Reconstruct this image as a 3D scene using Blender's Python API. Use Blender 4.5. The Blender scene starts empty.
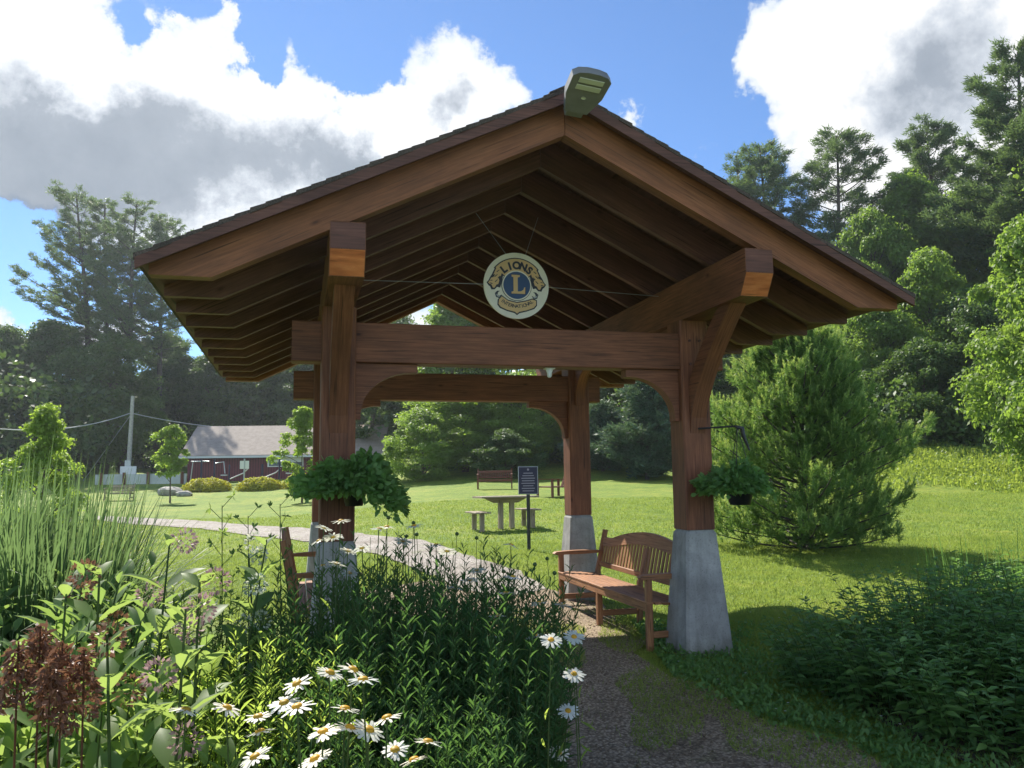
import bpy, math, random
import numpy as np
from mathutils import Vector, Matrix, noise as mnoise
R = math.radians
rnd = random.Random(7)
npr = np.random.default_rng(11)
scene = bpy.context.scene
C = scene.collection

# ------------------------------------------------------------------ camera
PITCH, ROLL, FPX, EYE = R(6.532), R(0.755), 812.9, 1.6
fwd = Vector((0, math.cos(PITCH), math.sin(PITCH)))
upv = Vector((0, -math.sin(PITCH), math.cos(PITCH)))
xh = Vector((1, 0, 0))
cr, sr = math.cos(ROLL), math.sin(ROLL)
right = xh * cr - upv * sr
up = xh * sr + upv * cr
cam = bpy.data.cameras.new('camera')
cam.sensor_width = 36; cam.sensor_fit = 'HORIZONTAL'; cam.lens = FPX / 1024 * 36
cam.clip_start = 0.05; cam.clip_end = 3000
camo = bpy.data.objects.new('camera', cam); C.objects.link(camo)
camo.matrix_world = Matrix(((right.x, up.x, -fwd.x, 0), (right.y, up.y, -fwd.y, 0), (right.z, up.z, -fwd.z, EYE), (0, 0, 0, 1)))
scene.camera = camo

def ray(px, py):
    a = (px - 512) / FPX; b = (384 - py) / FPX
    return (fwd + right * a + up * b)

# ------------------------------------------------------------------ sky, sun, exposure
SUN_EL, SUN_AZ = R(45), R(-31)
scene.view_settings.view_transform = 'Standard'
scene.view_settings.look = 'None'
scene.view_settings.gamma = 1.0
scene.view_settings.use_curve_mapping = False
scene.view_settings.exposure = 1.22
world = bpy.data.worlds.new('World'); scene.world = world; world.use_nodes = True
def build_world():
    nt = world.node_tree; N = nt.nodes; Lk = nt.links; N.clear()
    out = N.new('ShaderNodeOutputWorld'); bg = N.new('ShaderNodeBackground')
    sky = N.new('ShaderNodeTexSky'); sky.sky_type = 'NISHITA'; sky.sun_disc = False
    sky.sun_elevation = SUN_EL; sky.sun_rotation = SUN_AZ; sky.altitude = 300
    sky.air_density = 1.0; sky.dust_density = 0.0; sky.ozone_density = 3.5; sky.air_density = .8
    tc = N.new('ShaderNodeTexCoord')
    def math_(op, a, b=None, c=None, clamp=False):
        n = N.new('ShaderNodeMath'); n.operation = op; n.use_clamp = clamp
        for i, v in enumerate((a, b, c)):
            if v is None: continue
            if isinstance(v, (int, float)): n.inputs[i].default_value = v
            else: Lk.new(v, n.inputs[i])
        return n.outputs[0]
    dirv = tc.outputs['Generated']
    # warp the direction for ragged cloud outlines
    nz = N.new('ShaderNodeTexNoise'); nz.inputs['Scale'].default_value = 7; nz.inputs['Detail'].default_value = 8; nz.inputs['Roughness'].default_value = .62
    Lk.new(dirv, nz.inputs['Vector'])
    sub = N.new('ShaderNodeVectorMath'); sub.operation = 'SUBTRACT'; Lk.new(nz.outputs['Color'], sub.inputs[0]); sub.inputs[1].default_value = (.5, .5, .5)
    scl = N.new('ShaderNodeVectorMath'); scl.operation = 'SCALE'; Lk.new(sub.outputs[0], scl.inputs[0]); scl.inputs['Scale'].default_value = .2
    add = N.new('ShaderNodeVectorMath'); add.operation = 'ADD'; Lk.new(dirv, add.inputs[0]); Lk.new(scl.outputs[0], add.inputs[1])
    wd = add.outputs[0]
    def blobs(lst):
        tot = None
        for px, py, r, w in lst:
            c = ray(px, py).normalized()
            d = N.new('ShaderNodeVectorMath'); d.operation = 'DISTANCE'; Lk.new(wd, d.inputs[0]); d.inputs[1].default_value = c
            mr = N.new('ShaderNodeMapRange'); mr.interpolation_type = 'SMOOTHSTEP'
            Lk.new(d.outputs['Value'], mr.inputs['Value'])
            mr.inputs['From Min'].default_value = r / FPX * 1.25; mr.inputs['From Max'].default_value = 0.0
            mr.inputs['To Min'].default_value = 0; mr.inputs['To Max'].default_value = w
            tot = mr.outputs[0] if tot is None else math_('ADD', tot, mr.outputs[0])
        return tot
    cover = blobs([(-20, 40, 150, 1.1), (60, 110, 140, 1.2), (170, 120, 120, 1.1), (150, 180, 70, .9), (255, 48, 30, -1.1), (125, 30, 42, -1.2), (205, 60, 26, -.8), (300, 95, 22, -.6), (350, 60, 40, -1.0), (690, 60, 60, -.5), (398, 122, 20, -1.2), (228, 196, 16, -.8), (15, 262, 60, -1.6), (60, 215, 40, -.4), (260, 120, 100, 1.1), (330, 150, 95, 1.1), (270, 190, 90, 1),
                   (430, 90, 82, 1.2), (490, 105, 70, 1.1), (400, 150, 70, 1), (350, 200, 90, 1), (620, 103, 30, 1.0), (180, 12, 22, .8), (215, 15, 18, .8), (722, 97, 16, .7), (700, 150, 22, .5),
                   (0, 320, 75, 1), (110, 330, 70, .9), (400, 330, 60, 1), (790, 45, 70, 1), (850, 90, 100, 1.2), (930, 110, 130, 1.2), (900, 20, 110, 1), (1010, 60, 150, 1.2), (800, 140, 60, .8), (860, 160, 60, .7), (730, 230, 60, .5),
                   (-300, 150, 220, 1), (1300, 200, 260, 1), (500, -350, 160, .9), (200, -260, 120, .8)])
    thick = blobs([(20, 150, 110, .9), (120, 150, 90, .8), (200, 150, 80, .8), (300, 155, 70, .8), (350, 150, 50, .5), (60, 165, 70, .5), (455, 100, 46, .7), (970, 80, 100, .52), (870, 70, 70, .42), (-300, 170, 160, 1)])
    n2 = N.new('ShaderNodeTexNoise'); n2.inputs['Scale'].default_value = 8; n2.inputs['Detail'].default_value = 12; n2.inputs['Roughness'].default_value = .64
    Lk.new(dirv, n2.inputs['Vector'])
    n3 = N.new('ShaderNodeTexNoise'); n3.inputs['Scale'].default_value = 3.2; n3.inputs['Detail'].default_value = 6; n3.inputs['Roughness'].default_value = .6
    Lk.new(dirv, n3.inputs['Vector'])
    # unseen clouds behind the camera, added as fill light for the shade
    back = math_('MULTIPLY', math_('SUBTRACT', n3.outputs['Fac'], .52), 1.2)
    sy = N.new('ShaderNodeSeparateXYZ'); Lk.new(dirv, sy.inputs[0])
    behind = math_('MULTIPLY', math_('SUBTRACT', 0.2, sy.outputs['Y']), 1.5, clamp=True)
    dens = math_('ADD', math_('SUBTRACT', cover, .52), math_('MULTIPLY', math_('SUBTRACT', n2.outputs['Fac'], .5), 1.15))
    dens = math_('ADD', dens, math_('MULTIPLY', math_('ADD', back, .6), behind))
    al = N.new('ShaderNodeMapRange'); al.interpolation_type = 'SMOOTHSTEP'; Lk.new(dens, al.inputs['Value'])
    al.inputs['From Min'].default_value = -.05; al.inputs['From Max'].default_value = .26
    th = math_('ADD', math_('SUBTRACT', math_('MINIMUM', thick, .95), .32), math_('MULTIPLY', math_('SUBTRACT', n2.outputs['Fac'], .5), 1.5))
    th = math_('ADD', th, math_('MULTIPLY', math_('SUBTRACT', n3.outputs['Fac'], .5), .9))
    ramp = N.new('ShaderNodeValToRGB'); Lk.new(th, ramp.inputs[0])
    e = ramp.color_ramp.elements; e[0].position = 0; e[0].color = (1, 1, 1, 1); e[1].position = .95; e[1].color = (.27, .32, .39, 1)
    m = e.new(.2); m.color = (.68, .73, .80, 1); m = e.new(.45); m.color = (.37, .42, .49, 1)
    # soft inner variation of the bright parts
    ramp2 = N.new('ShaderNodeValToRGB'); Lk.new(dens, ramp2.inputs[0])
    e = ramp2.color_ramp.elements; e[0].position = 0.05; e[0].color = (.62, .72, .86, 1); e[1].position = .55; e[1].color = (1, 1, 1, 1)
    mul = N.new('ShaderNodeMix'); mul.data_type = 'RGBA'; mul.blend_type = 'MULTIPLY'; mul.inputs[0].default_value = 1
    Lk.new(ramp.outputs[0], mul.inputs[6]); Lk.new(ramp2.outputs[0], mul.inputs[7])
    sc = N.new('ShaderNodeVectorMath'); sc.operation = 'SCALE'; Lk.new(mul.outputs[2], sc.inputs[0]); Lk.new(math_('MULTIPLY_ADD', behind, 2.6, 3.1), sc.inputs['Scale'])  # unseen clouds behind the camera are brightened to lift the fill
    mx = N.new('ShaderNodeMix'); mx.data_type = 'RGBA'
    Lk.new(al.outputs[0], mx.inputs[0]); tint = N.new('ShaderNodeVectorMath'); tint.operation = 'MULTIPLY'; Lk.new(sky.outputs[0], tint.inputs[0]); tint.inputs[1].default_value = (.37, .46, .53); Lk.new(tint.outputs[0], mx.inputs[6]); Lk.new(sc.outputs[0], mx.inputs[7])
    Lk.new(mx.outputs[2], bg.inputs['Color']); bg.inputs['Strength'].default_value = 0.15
    Lk.new(bg.outputs[0], out.inputs[0])
build_world()
sun = bpy.data.lights.new('sun', 'SUN'); sun.energy = 3.9; sun.angle = R(.53); sun.color = (1, .945, .85)
suno = bpy.data.objects.new('sun', sun); C.objects.link(suno)
sdir = Vector((math.sin(SUN_AZ) * math.cos(SUN_EL), math.cos(SUN_AZ) * math.cos(SUN_EL), math.sin(SUN_EL)))
suno.rotation_euler = sdir.to_track_quat('Z', 'Y').to_euler(); suno.location = (-20, 30, 40)
scene.cycles.max_bounces = 6; scene.cycles.transmission_bounces = 4; scene.cycles.diffuse_bounces = 4

# ------------------------------------------------------------------ terrain function
def sstep(t): t = min(1, max(0, t)); return t * t * (3 - 2 * t)
def ground(x, y):
    d = max(0.0, y - 9.0); d = d * d / (d + 1.5)
    q = x / max(y, 4.0)
    s = .012 + .028 * sstep((q + .33) / .28)
    h = s * min(d, 40 + 0 * x)
    if y > 28 and q > .3: h += 1.7 * sstep((y - 29) / 12) * sstep((q - .38) / .12)
    if y > 44: h += (.06 + .2 * sstep((q + .1) / .5)) * min(y - 44, 60)
    return h
def on_ground(px, py, dz=0):
    d = ray(px, py); s = 1.0; prev = s
    while s < 400:
        p = d * s; 
        if p.z + EYE < ground(p.x, p.y): break
        prev = s; s *= 1.01; s += .02
    lo, hi = prev, s
    for _ in range(30):
        m = (lo + hi) / 2; p = d * m
        if p.z + EYE < ground(p.x, p.y): hi = m
        else: lo = m
    p = d * lo
    return Vector((p.x, p.y, ground(p.x, p.y) + dz))
def at(px, py, Y):
    d = ray(px, py); s = Y / d.y
    return Vector((d.x * s, Y, d.z * s + EYE))

# ------------------------------------------------------------------ materials
def mat(name):
    m = bpy.data.materials.new(name); m.use_nodes = True
    nt = m.node_tree; b = nt.nodes['Principled BSDF']
    return m, nt, nt.nodes, nt.links, b
def noise(N, Lk, vec, scale, detail=4, rough=.55, dist=0):
    n = N.new('ShaderNodeTexNoise'); n.inputs['Scale'].default_value = scale; n.inputs['Detail'].default_value = detail
    n.inputs['Roughness'].default_value = rough; n.inputs['Distortion'].default_value = dist
    if vec is not None: Lk.new(vec, n.inputs['Vector'])
    return n
def ramp(N, Lk, fac, stops):
    r = N.new('ShaderNodeValToRGB'); Lk.new(fac, r.inputs[0]); e = r.color_ramp.elements
    e[0].position, e[0].color = stops[0][0], (*stops[0][1], 1); e[1].position, e[1].color = stops[-1][0], (*stops[-1][1], 1)
    for p, c in stops[1:-1]: x = e.new(p); x.color = (*c, 1)
    return r
def mixc(N, Lk, fac, a, b, mode='MIX'):
    m = N.new('ShaderNodeMix'); m.data_type = 'RGBA'; m.blend_type = mode
    if isinstance(fac, (int, float)): m.inputs[0].default_value = fac
    else: Lk.new(fac, m.inputs[0])
    for i, v in ((6, a), (7, b)):
        if isinstance(v, tuple): m.inputs[i].default_value = (*v, 1)
        else: Lk.new(v, m.inputs[i])
    return m.outputs[2]
def bump(N, Lk, b, h, strength=.3, dist=.01):
    bp = N.new('ShaderNodeBump'); bp.inputs['Strength'].default_value = strength; bp.inputs['Distance'].default_value = dist
    Lk.new(h, bp.inputs['Height']); Lk.new(bp.outputs[0], b.inputs['Normal'])

def wood(name, c1, c2, c3, rough=.62, knots=True):
    m, nt, N, Lk, b = mat(name)
    uv = N.new('ShaderNodeUVMap')
    mp = N.new('ShaderNodeMapping'); mp.inputs['Scale'].default_value = (1.2, 26, 1); Lk.new(uv.outputs[0], mp.inputs[0])
    n1 = noise(N, Lk, mp.outputs[0], 2.2, 7, .62, .6)
    mp2 = N.new('ShaderNodeMapping'); mp2.inputs['Scale'].default_value = (1.1, 3.5, 1); Lk.new(uv.outputs[0], mp2.inputs[0])
    n2 = noise(N, Lk, mp2.outputs[0], 1.4, 4, .6)
    r1 = ramp(N, Lk, n1.outputs['Fac'], [(.28, c1), (.5, c2), (.72, c3)])
    r2 = ramp(N, Lk, n2.outputs['Fac'], [(.25, (.48, .46, .46)), (.75, (1.32, 1.26, 1.2))])
    col = mixc(N, Lk, .8, r1.outputs[0], r2.outputs[0], 'MULTIPLY')
    if knots:
        mp3 = N.new('ShaderNodeMapping'); mp3.inputs['Scale'].default_value = (1.0, 2.2, 1); Lk.new(uv.outputs[0], mp3.inputs[0])
        v = N.new('ShaderNodeTexVoronoi'); v.inputs['Scale'].default_value = 2.6; Lk.new(mp3.outputs[0], v.inputs['Vector'])
        rk = ramp(N, Lk, v.outputs['Distance'], [(.035, (.18, .12, .10)), (.08, (.7, .64, .6)), (.14, (1, 1, 1))])
        col = mixc(N, Lk, .75, col, rk.outputs[0], 'MULTIPLY')
    # fine checks (cracks) along the grain
    mp4 = N.new('ShaderNodeMapping'); mp4.inputs['Scale'].default_value = (.9, 40, 1); Lk.new(uv.outputs[0], mp4.inputs[0])
    n4 = noise(N, Lk, mp4.outputs[0], 1.7, 3, .5)
    rc = ramp(N, Lk, n4.outputs['Fac'], [(.33, (.2, .16, .14)), (.38, (1, 1, 1)), (1, (1, 1, 1))])
    col = mixc(N, Lk, .8, col, rc.outputs[0], 'MULTIPLY')
    Lk.new(col, b.inputs['Base Color']); b.inputs['Roughness'].default_value = rough
    b.inputs['Specular IOR Level'].default_value = .35
    bump(N, Lk, b, n1.outputs['Fac'], .35, .004)
    return m
M = {}
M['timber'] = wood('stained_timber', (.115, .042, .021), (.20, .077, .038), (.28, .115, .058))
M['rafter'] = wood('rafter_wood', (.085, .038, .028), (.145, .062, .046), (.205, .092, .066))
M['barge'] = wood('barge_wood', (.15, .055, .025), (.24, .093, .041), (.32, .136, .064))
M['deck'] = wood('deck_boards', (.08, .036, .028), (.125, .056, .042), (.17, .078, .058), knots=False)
M['endgrain'] = wood('end_grain_wood', (.30, .08, .025), (.55, .17, .05), (.68, .26, .09))
M['bench'] = wood('bench_wood', (.22, .10, .045), (.35, .17, .08), (.45, .24, .12))
M['grey_wood'] = wood('weathered_wood', (.22, .18, .13), (.36, .30, .22), (.5, .43, .33), .8)
M['dark_bench'] = wood('dark_bench_wood', (.09, .035, .02), (.16, .06, .03), (.22, .09, .05))

def simple(name, col, rough=.5, metal=0, nscale=0, namp=.3, bmp=0, emit=None):
    m, nt, N, Lk, b = mat(name)
    b.inputs['Roughness'].default_value = rough; b.inputs['Metallic'].default_value = metal
    if nscale:
        tc = N.new('ShaderNodeTexCoord'); n = noise(N, Lk, tc.outputs['Object'], nscale, 5, .6)
        lo = tuple(c * (1 - namp) for c in col); hi = tuple(min(1, c * (1 + namp)) for c in col)
        r = ramp(N, Lk, n.outputs['Fac'], [(.3, lo), (.7, hi)]); Lk.new(r.outputs[0], b.inputs['Base Color'])
        if bmp: bump(N, Lk, b, n.outputs['Fac'], bmp, .01)
    else: b.inputs['Base Color'].default_value = (*col, 1)
    return m
M['black'] = simple('black_metal', (.02, .02, .022), .45)
M['steel'] = simple('galvanised_steel', (.45, .46, .47), .4, .8)
M['lampgrey'] = simple('lamp_housing', (.20, .20, .20), .5, .1, 9, .12)
M['lens'] = simple('lamp_lens', (.55, .56, .46), .3)
M['white'] = simple('white_paint', (.75, .76, .74), .5)
M['cream'] = simple('cream_board', (.88, .83, .72), .5, 0, 6, .06)
M['gold'] = simple('gold_paint', (.74, .50, .24), .5)
M['navy'] = simple('dark_outline_paint', (.02, .022, .04), .5)
M['blue'] = simple('blue_paint', (.02, .07, .2), .45)
M['signblue'] = simple('blue_sign_face', (.02, .02, .06), .4)
M['signrim'] = simple('sign_rim', (.42, .45, .5), .5)
M['faint'] = simple('faded_sign_paint', (.28, .26, .34), .5)
M['rockm'] = simple('boulder_stone', (.34, .32, .28), .85, 0, 5, .4, .5)
M['polewood'] = simple('pole_wood', (.42, .40, .36), .8, 0, 8, .25)
M['guard'] = simple('wire_guard', (.5, .52, .5), .5)
M['glass'] = simple('window_glass', (.08, .1, .12), .12)
M['soil'] = simple('bed_soil', (.06, .042, .026), .95, 0, 30, .5, .8)
M['stone_white'] = simple('pale_fence_panel', (.52, .56, .5), .8, 0, 1.2, .12)
M['pot'] = simple('black_pot', (.015, .015, .017), .5)

def concrete():
    m, nt, N, Lk, b = mat('cast_concrete')
    tc = N.new('ShaderNodeTexCoord')
    n1 = noise(N, Lk, tc.outputs['Object'], 3.5, 7, .62, .5); n2 = noise(N, Lk, tc.outputs['Object'], 60, 3, .6)
    mp = N.new('ShaderNodeMapping'); mp.inputs['Scale'].default_value = (6, 6, 1.2); Lk.new(tc.outputs['Object'], mp.inputs[0])
    n3 = noise(N, Lk, mp.outputs[0], 2, 5, .6)
    r = ramp(N, Lk, n1.outputs['Fac'], [(.3, (.25, .245, .225)), (.52, (.36, .355, .335)), (.72, (.46, .45, .425))])
    r3 = ramp(N, Lk, n3.outputs['Fac'], [(.3, (.72, .71, .69)), (.6, (1.05, 1.05, 1.04))])
    c = mixc(N, Lk, .8, r.outputs[0], r3.outputs[0], 'MULTIPLY')
    w = N.new('ShaderNodeTexWave'); w.bands_direction = 'Z'; w.inputs['Scale'].default_value = .45; w.inputs['Distortion'].default_value = 1.5; Lk.new(tc.outputs['Object'], w.inputs['Vector'])
    rw = ramp(N, Lk, w.outputs['Fac'], [(0, (.86, .86, .86)), (.12, (1, 1, 1)), (1, (1, 1, 1))])
    c = mixc(N, Lk, .6, c, rw.outputs[0], 'MULTIPLY')
    vp = N.new('ShaderNodeTexVoronoi'); vp.inputs['Scale'].default_value = 22; Lk.new(tc.outputs['Object'], vp.inputs['Vector'])
    rv = ramp(N, Lk, vp.outputs['Distance'], [(.05, (.35, .34, .33)), (.11, (1, 1, 1))]); c = mixc(N, Lk, .7, c, rv.outputs[0], 'MULTIPLY')
    rp = ramp(N, Lk, n2.outputs['Fac'], [(.3, (.6, .6, .6)), (.45, (1, 1, 1))])
    c = mixc(N, Lk, .6, c, rp.outputs[0], 'MULTIPLY')
    sx = N.new('ShaderNodeSeparateXYZ'); Lk.new(tc.outputs['Object'], sx.inputs[0])
    dm = N.new('ShaderNodeMath'); dm.operation = 'MULTIPLY_ADD'; Lk.new(n3.outputs['Fac'], dm.inputs[0]); dm.inputs[1].default_value = .3; Lk.new(sx.outputs['Z'], dm.inputs[2])
    rd = ramp(N, Lk, dm.outputs[0], [(.12, (.45, .47, .36)), (.32, (1, 1, 1))])   # splashed moss and dirt at the foot
    c = mixc(N, Lk, .8, c, rd.outputs[0], 'MULTIPLY')
    Lk.new(c, b.inputs['Base Color']); b.inputs['Roughness'].default_value = .85
    bump(N, Lk, b, n2.outputs['Fac'], .3, .006)
    return m
M['concrete'] = concrete()

def shingles():
    m, nt, N, Lk, b = mat('asphalt_shingles')
    tc = N.new('ShaderNodeTexCoord')
    n1 = noise(N, Lk, tc.outputs['Object'], 90, 2, .6); n2 = noise(N, Lk, tc.outputs['Object'], 4, 4, .6)
    r = ramp(N, Lk, n1.outputs['Fac'], [(.3, (.035, .028, .024)), (.7, (.11, .085, .07))])
    r2 = ramp(N, Lk, n2.outputs['Fac'], [(.3, (.7, .7, .7)), (.7, (1.2, 1.2, 1.2))])
    Lk.new(mixc(N, Lk, 1, r.outputs[0], r2.outputs[0], 'MULTIPLY'), b.inputs['Base Color']); b.inputs['Roughness'].default_value = .9
    bump(N, Lk, b, n1.outputs['Fac'], .4, .004)
    return m
M['shingle'] = shingles()

def grassmat():
    m, nt, N, Lk, b = mat('lawn_turf')
    g = N.new('ShaderNodeNewGeometry')
    n1 = noise(N, Lk, g.outputs['Position'], .35, 5, .6, .3); n2 = noise(N, Lk, g.outputs['Position'], 7, 6, .7); n3 = noise(N, Lk, g.outputs['Position'], 60, 3, .7)
    r1 = ramp(N, Lk, n1.outputs['Fac'], [(.3, (.16, .24, .035)), (.5, (.215, .30, .042)), (.7, (.29, .34, .062))])
    n4 = noise(N, Lk, g.outputs['Position'], 1.6, 5, .65, .8)
    r2 = ramp(N, Lk, n2.outputs['Fac'], [(.3, (.55, .6, .5)), (.5, (1, 1, 1)), (.72, (1.3, 1.22, 1.15))])
    r4 = ramp(N, Lk, n4.outputs['Fac'], [(.3, (.62, .8, .68)), (.5, (1, 1, 1)), (.7, (1.42, 1.15, 1.0))])
    r3 = ramp(N, Lk, n3.outputs['Fac'], [(.3, (.5, .55, .45)), (.65, (1.2, 1.2, 1.1))])
    c = mixc(N, Lk, 1, r1.outputs[0], r2.outputs[0], 'MULTIPLY'); c = mixc(N, Lk, .9, c, r3.outputs[0], 'MULTIPLY'); c = mixc(N, Lk, .9, c, r4.outputs[0], 'MULTIPLY')
    Lk.new(c, b.inputs['Base Color']); b.inputs['Roughness'].default_value = .8; b.inputs['Specular IOR Level'].default_value = .2
    bump(N, Lk, b, n3.outputs['Fac'], .9, .04)
    return m
M['lawn'] = grassmat()
def gravelmat(name, cols, sc=55):
    m, nt, N, Lk, b = mat(name)
    g = N.new('ShaderNodeNewGeometry')
    v = N.new('ShaderNodeTexVoronoi'); v.inputs['Scale'].default_value = sc; Lk.new(g.outputs['Position'], v.inputs['Vector'])
    n1 = noise(N, Lk, g.outputs['Position'], 1.3, 6, .65); n2 = noise(N, Lk, g.outputs['Position'], 120, 2, .6)
    bw = N.new('ShaderNodeRGBToBW'); Lk.new(v.outputs['Color'], bw.inputs[0])
    r = ramp(N, Lk, bw.outputs[0], [(.25, cols[0]), (.5, cols[1]), (.8, cols[2])])
    r1 = ramp(N, Lk, n1.outputs['Fac'], [(.3, (.62, .58, .52)), (.55, (1, 1, 1)), (.75, (1.2, 1.18, 1.15))])
    c = mixc(N, Lk, 1, r.outputs[0], r1.outputs[0], 'MULTIPLY')
    rr = ramp(N, Lk, v.outputs['Distance'], [(.2, (1.1, 1.1, 1.1)), (.75, (.45, .42, .4))])
    c = mixc(N, Lk, .8, c, rr.outputs[0], 'MULTIPLY')
    n5 = noise(N, Lk, g.outputs['Position'], 2.6, 6, .7)
    r5 = ramp(N, Lk, n5.outputs['Fac'], [(.56, (1, 1, 1)), (.66, (.5, .62, .3))])        # thin moss and weeds in the gravel
    c = mixc(N, Lk, .7, c, r5.outputs[0], 'MULTIPLY')
    Lk.new(c, b.inputs['Base Color']); b.inputs['Roughness'].default_value = .9
    iv = N.new('ShaderNodeMath'); iv.operation = 'SUBTRACT'; iv.inputs[0].default_value = 1; Lk.new(v.outputs['Distance'], iv.inputs[1])
    bump(N, Lk, b, iv.outputs[0], .8, .012)
    return m
M['gravel'] = gravelmat('gravel', [(.20, .145, .085), (.33, .25, .16), (.46, .365, .25)])
M['drive'] = gravelmat('grey_gravel', [(.28, .25, .21), (.38, .345, .30), (.50, .46, .41)], 30)

def leafmat(name, dark, light, trans=None, tfac=.38, rough=.5, nsc=.6, spec=.3):
    m, nt, N, Lk, b = mat(name)
    at_ = N.new('ShaderNodeAttribute'); at_.attribute_name = 'v'
    g = N.new('ShaderNodeNewGeometry'); n = noise(N, Lk, g.outputs['Position'], nsc, 3, .6)
    oi = N.new('ShaderNodeObjectInfo')
    r = ramp(N, Lk, at_.outputs['Fac'], [(0, dark), (1, light)])
    r2 = ramp(N, Lk, n.outputs['Fac'], [(.3, (.72, .78, .75)), (.7, (1.22, 1.16, 1.1))])
    c = mixc(N, Lk, 1, r.outputs[0], r2.outputs[0], 'MULTIPLY')
    r3 = ramp(N, Lk, oi.outputs['Random'], [(0, (.8, .86, .9)), (1, (1.15, 1.08, 1.0))])
    c = mixc(N, Lk, 1, c, r3.outputs[0], 'MULTIPLY')
    Lk.new(c, b.inputs['Base Color']); b.inputs['Roughness'].default_value = rough; b.inputs['Specular IOR Level'].default_value = spec
    tr = N.new('ShaderNodeBsdfTranslucent')
    tcol = trans or (min(1, light[0] * 2.1), min(1, light[1] * 2.1), light[2] * 1.1)
    Lk.new(mixc(N, Lk, .75, c, tcol), tr.inputs['Color'])
    ms = N.new('ShaderNodeMixShader'); ms.inputs[0].default_value = tfac
    Lk.new(b.outputs[0], ms.inputs[1]); Lk.new(tr.outputs[0], ms.inputs[2])
    Lk.new(ms.outputs[0], N['Material Output'].inputs['Surface'])
    return m
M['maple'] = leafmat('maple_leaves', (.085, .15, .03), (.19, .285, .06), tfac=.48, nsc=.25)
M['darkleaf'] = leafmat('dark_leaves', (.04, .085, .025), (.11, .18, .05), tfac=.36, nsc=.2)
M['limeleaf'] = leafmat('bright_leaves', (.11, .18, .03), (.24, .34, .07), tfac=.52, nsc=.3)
M['pineneedle'] = leafmat('white_pine_needles', (.05, .095, .045), (.12, .18, .08), tfac=.34, nsc=.3)
M['spruceneedle'] = leafmat('spruce_needles', (.05, .09, .06), (.11, .17, .11), tfac=.2, nsc=.3)
M['youngpine'] = leafmat('young_pine_needles', (.07, .145, .04), (.16, .26, .085), tfac=.36, nsc=1.5)
M['candle'] = leafmat('new_pine_growth', (.22, .32, .09), (.40, .50, .18), tfac=.3, nsc=2)
M['hedge'] = leafmat('golden_shrub_leaves', (.26, .26, .03), (.5, .46, .06), tfac=.3, nsc=2)
M['dkplant'] = leafmat('dark_stem_leaves', (.075, .17, .05), (.16, .29, .09), tfac=.35, nsc=3)
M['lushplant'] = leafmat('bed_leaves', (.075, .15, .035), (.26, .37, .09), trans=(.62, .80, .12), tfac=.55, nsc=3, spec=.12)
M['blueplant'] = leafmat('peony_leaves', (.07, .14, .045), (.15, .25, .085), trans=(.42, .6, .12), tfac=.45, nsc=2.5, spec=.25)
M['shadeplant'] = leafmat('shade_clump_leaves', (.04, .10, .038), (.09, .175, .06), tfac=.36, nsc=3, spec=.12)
M['milkweed'] = leafmat('milkweed_leaves', (.085, .155, .04), (.16, .25, .08), trans=(.5, .66, .14), tfac=.5, nsc=5, spec=.22)
M['reed'] = leafmat('ornamental_grass', (.045, .095, .028), (.13, .20, .075), trans=(.26, .40, .13), tfac=.4, nsc=2)
M['brownflower'] = leafmat('dried_brown_flowers', (.12, .05, .03), (.28, .13, .075), trans=(.4, .2, .11), tfac=.25, nsc=8)
M['mauveflower'] = leafmat('mauve_florets', (.26, .14, .15), (.50, .33, .33), trans=(.6, .4, .4), tfac=.3, nsc=12)
M['petal'] = leafmat('white_petals', (.72, .72, .66), (.86, .86, .82), trans=(.85, .85, .72), tfac=.35, nsc=3)
M['creamflower'] = leafmat('cream_florets', (.5, .52, .38), (.78, .8, .66), trans=(.8, .8, .6), tfac=.35, nsc=9)
M['disc'] = leafmat('yellow_centres', (.55, .30, .02), (.8, .52, .04), tfac=.1, nsc=30)
M['stem'] = leafmat('green_stems', (.06, .10, .03), (.13, .18, .06), tfac=.2, nsc=4)
M['lawnblade'] = leafmat('grass_blades', (.13, .20, .03), (.26, .35, .06), trans=(.42, .52, .09), tfac=.45, nsc=.8)
M['weedmix'] = leafmat('tall_weeds', (.14, .21, .04), (.30, .37, .09), tfac=.4, nsc=.8)
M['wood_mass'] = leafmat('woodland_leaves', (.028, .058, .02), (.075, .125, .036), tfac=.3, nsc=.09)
M['bark'] = simple('tree_bark', (.10, .075, .055), .9, 0, 10, .4, .5)
M['pinebark'] = simple('pine_bark', (.075, .062, .055), .9, 0, 6, .4, .5)

def redwall():
    m, nt, N, Lk, b = mat('dark_red_siding')
    tc = N.new('ShaderNodeTexCoord'); w = N.new('ShaderNodeTexWave'); w.inputs['Scale'].default_value = 1.6; w.bands_direction = 'X'
    Lk.new(tc.outputs['Object'], w.inputs['Vector'])
    r = ramp(N, Lk, w.outputs['Fac'], [(.0, (.05, .012, .016)), (.2, (.13, .026, .034)), (1, (.16, .034, .042))])
    Lk.new(r.outputs[0], b.inputs['Base Color']); b.inputs['Roughness'].default_value = .7
    return m
M['redwall'] = redwall()
M['redroof'] = simple('tan_roof_shingles', (.36, .30, .25), .9, 0, 3, .15)

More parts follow.
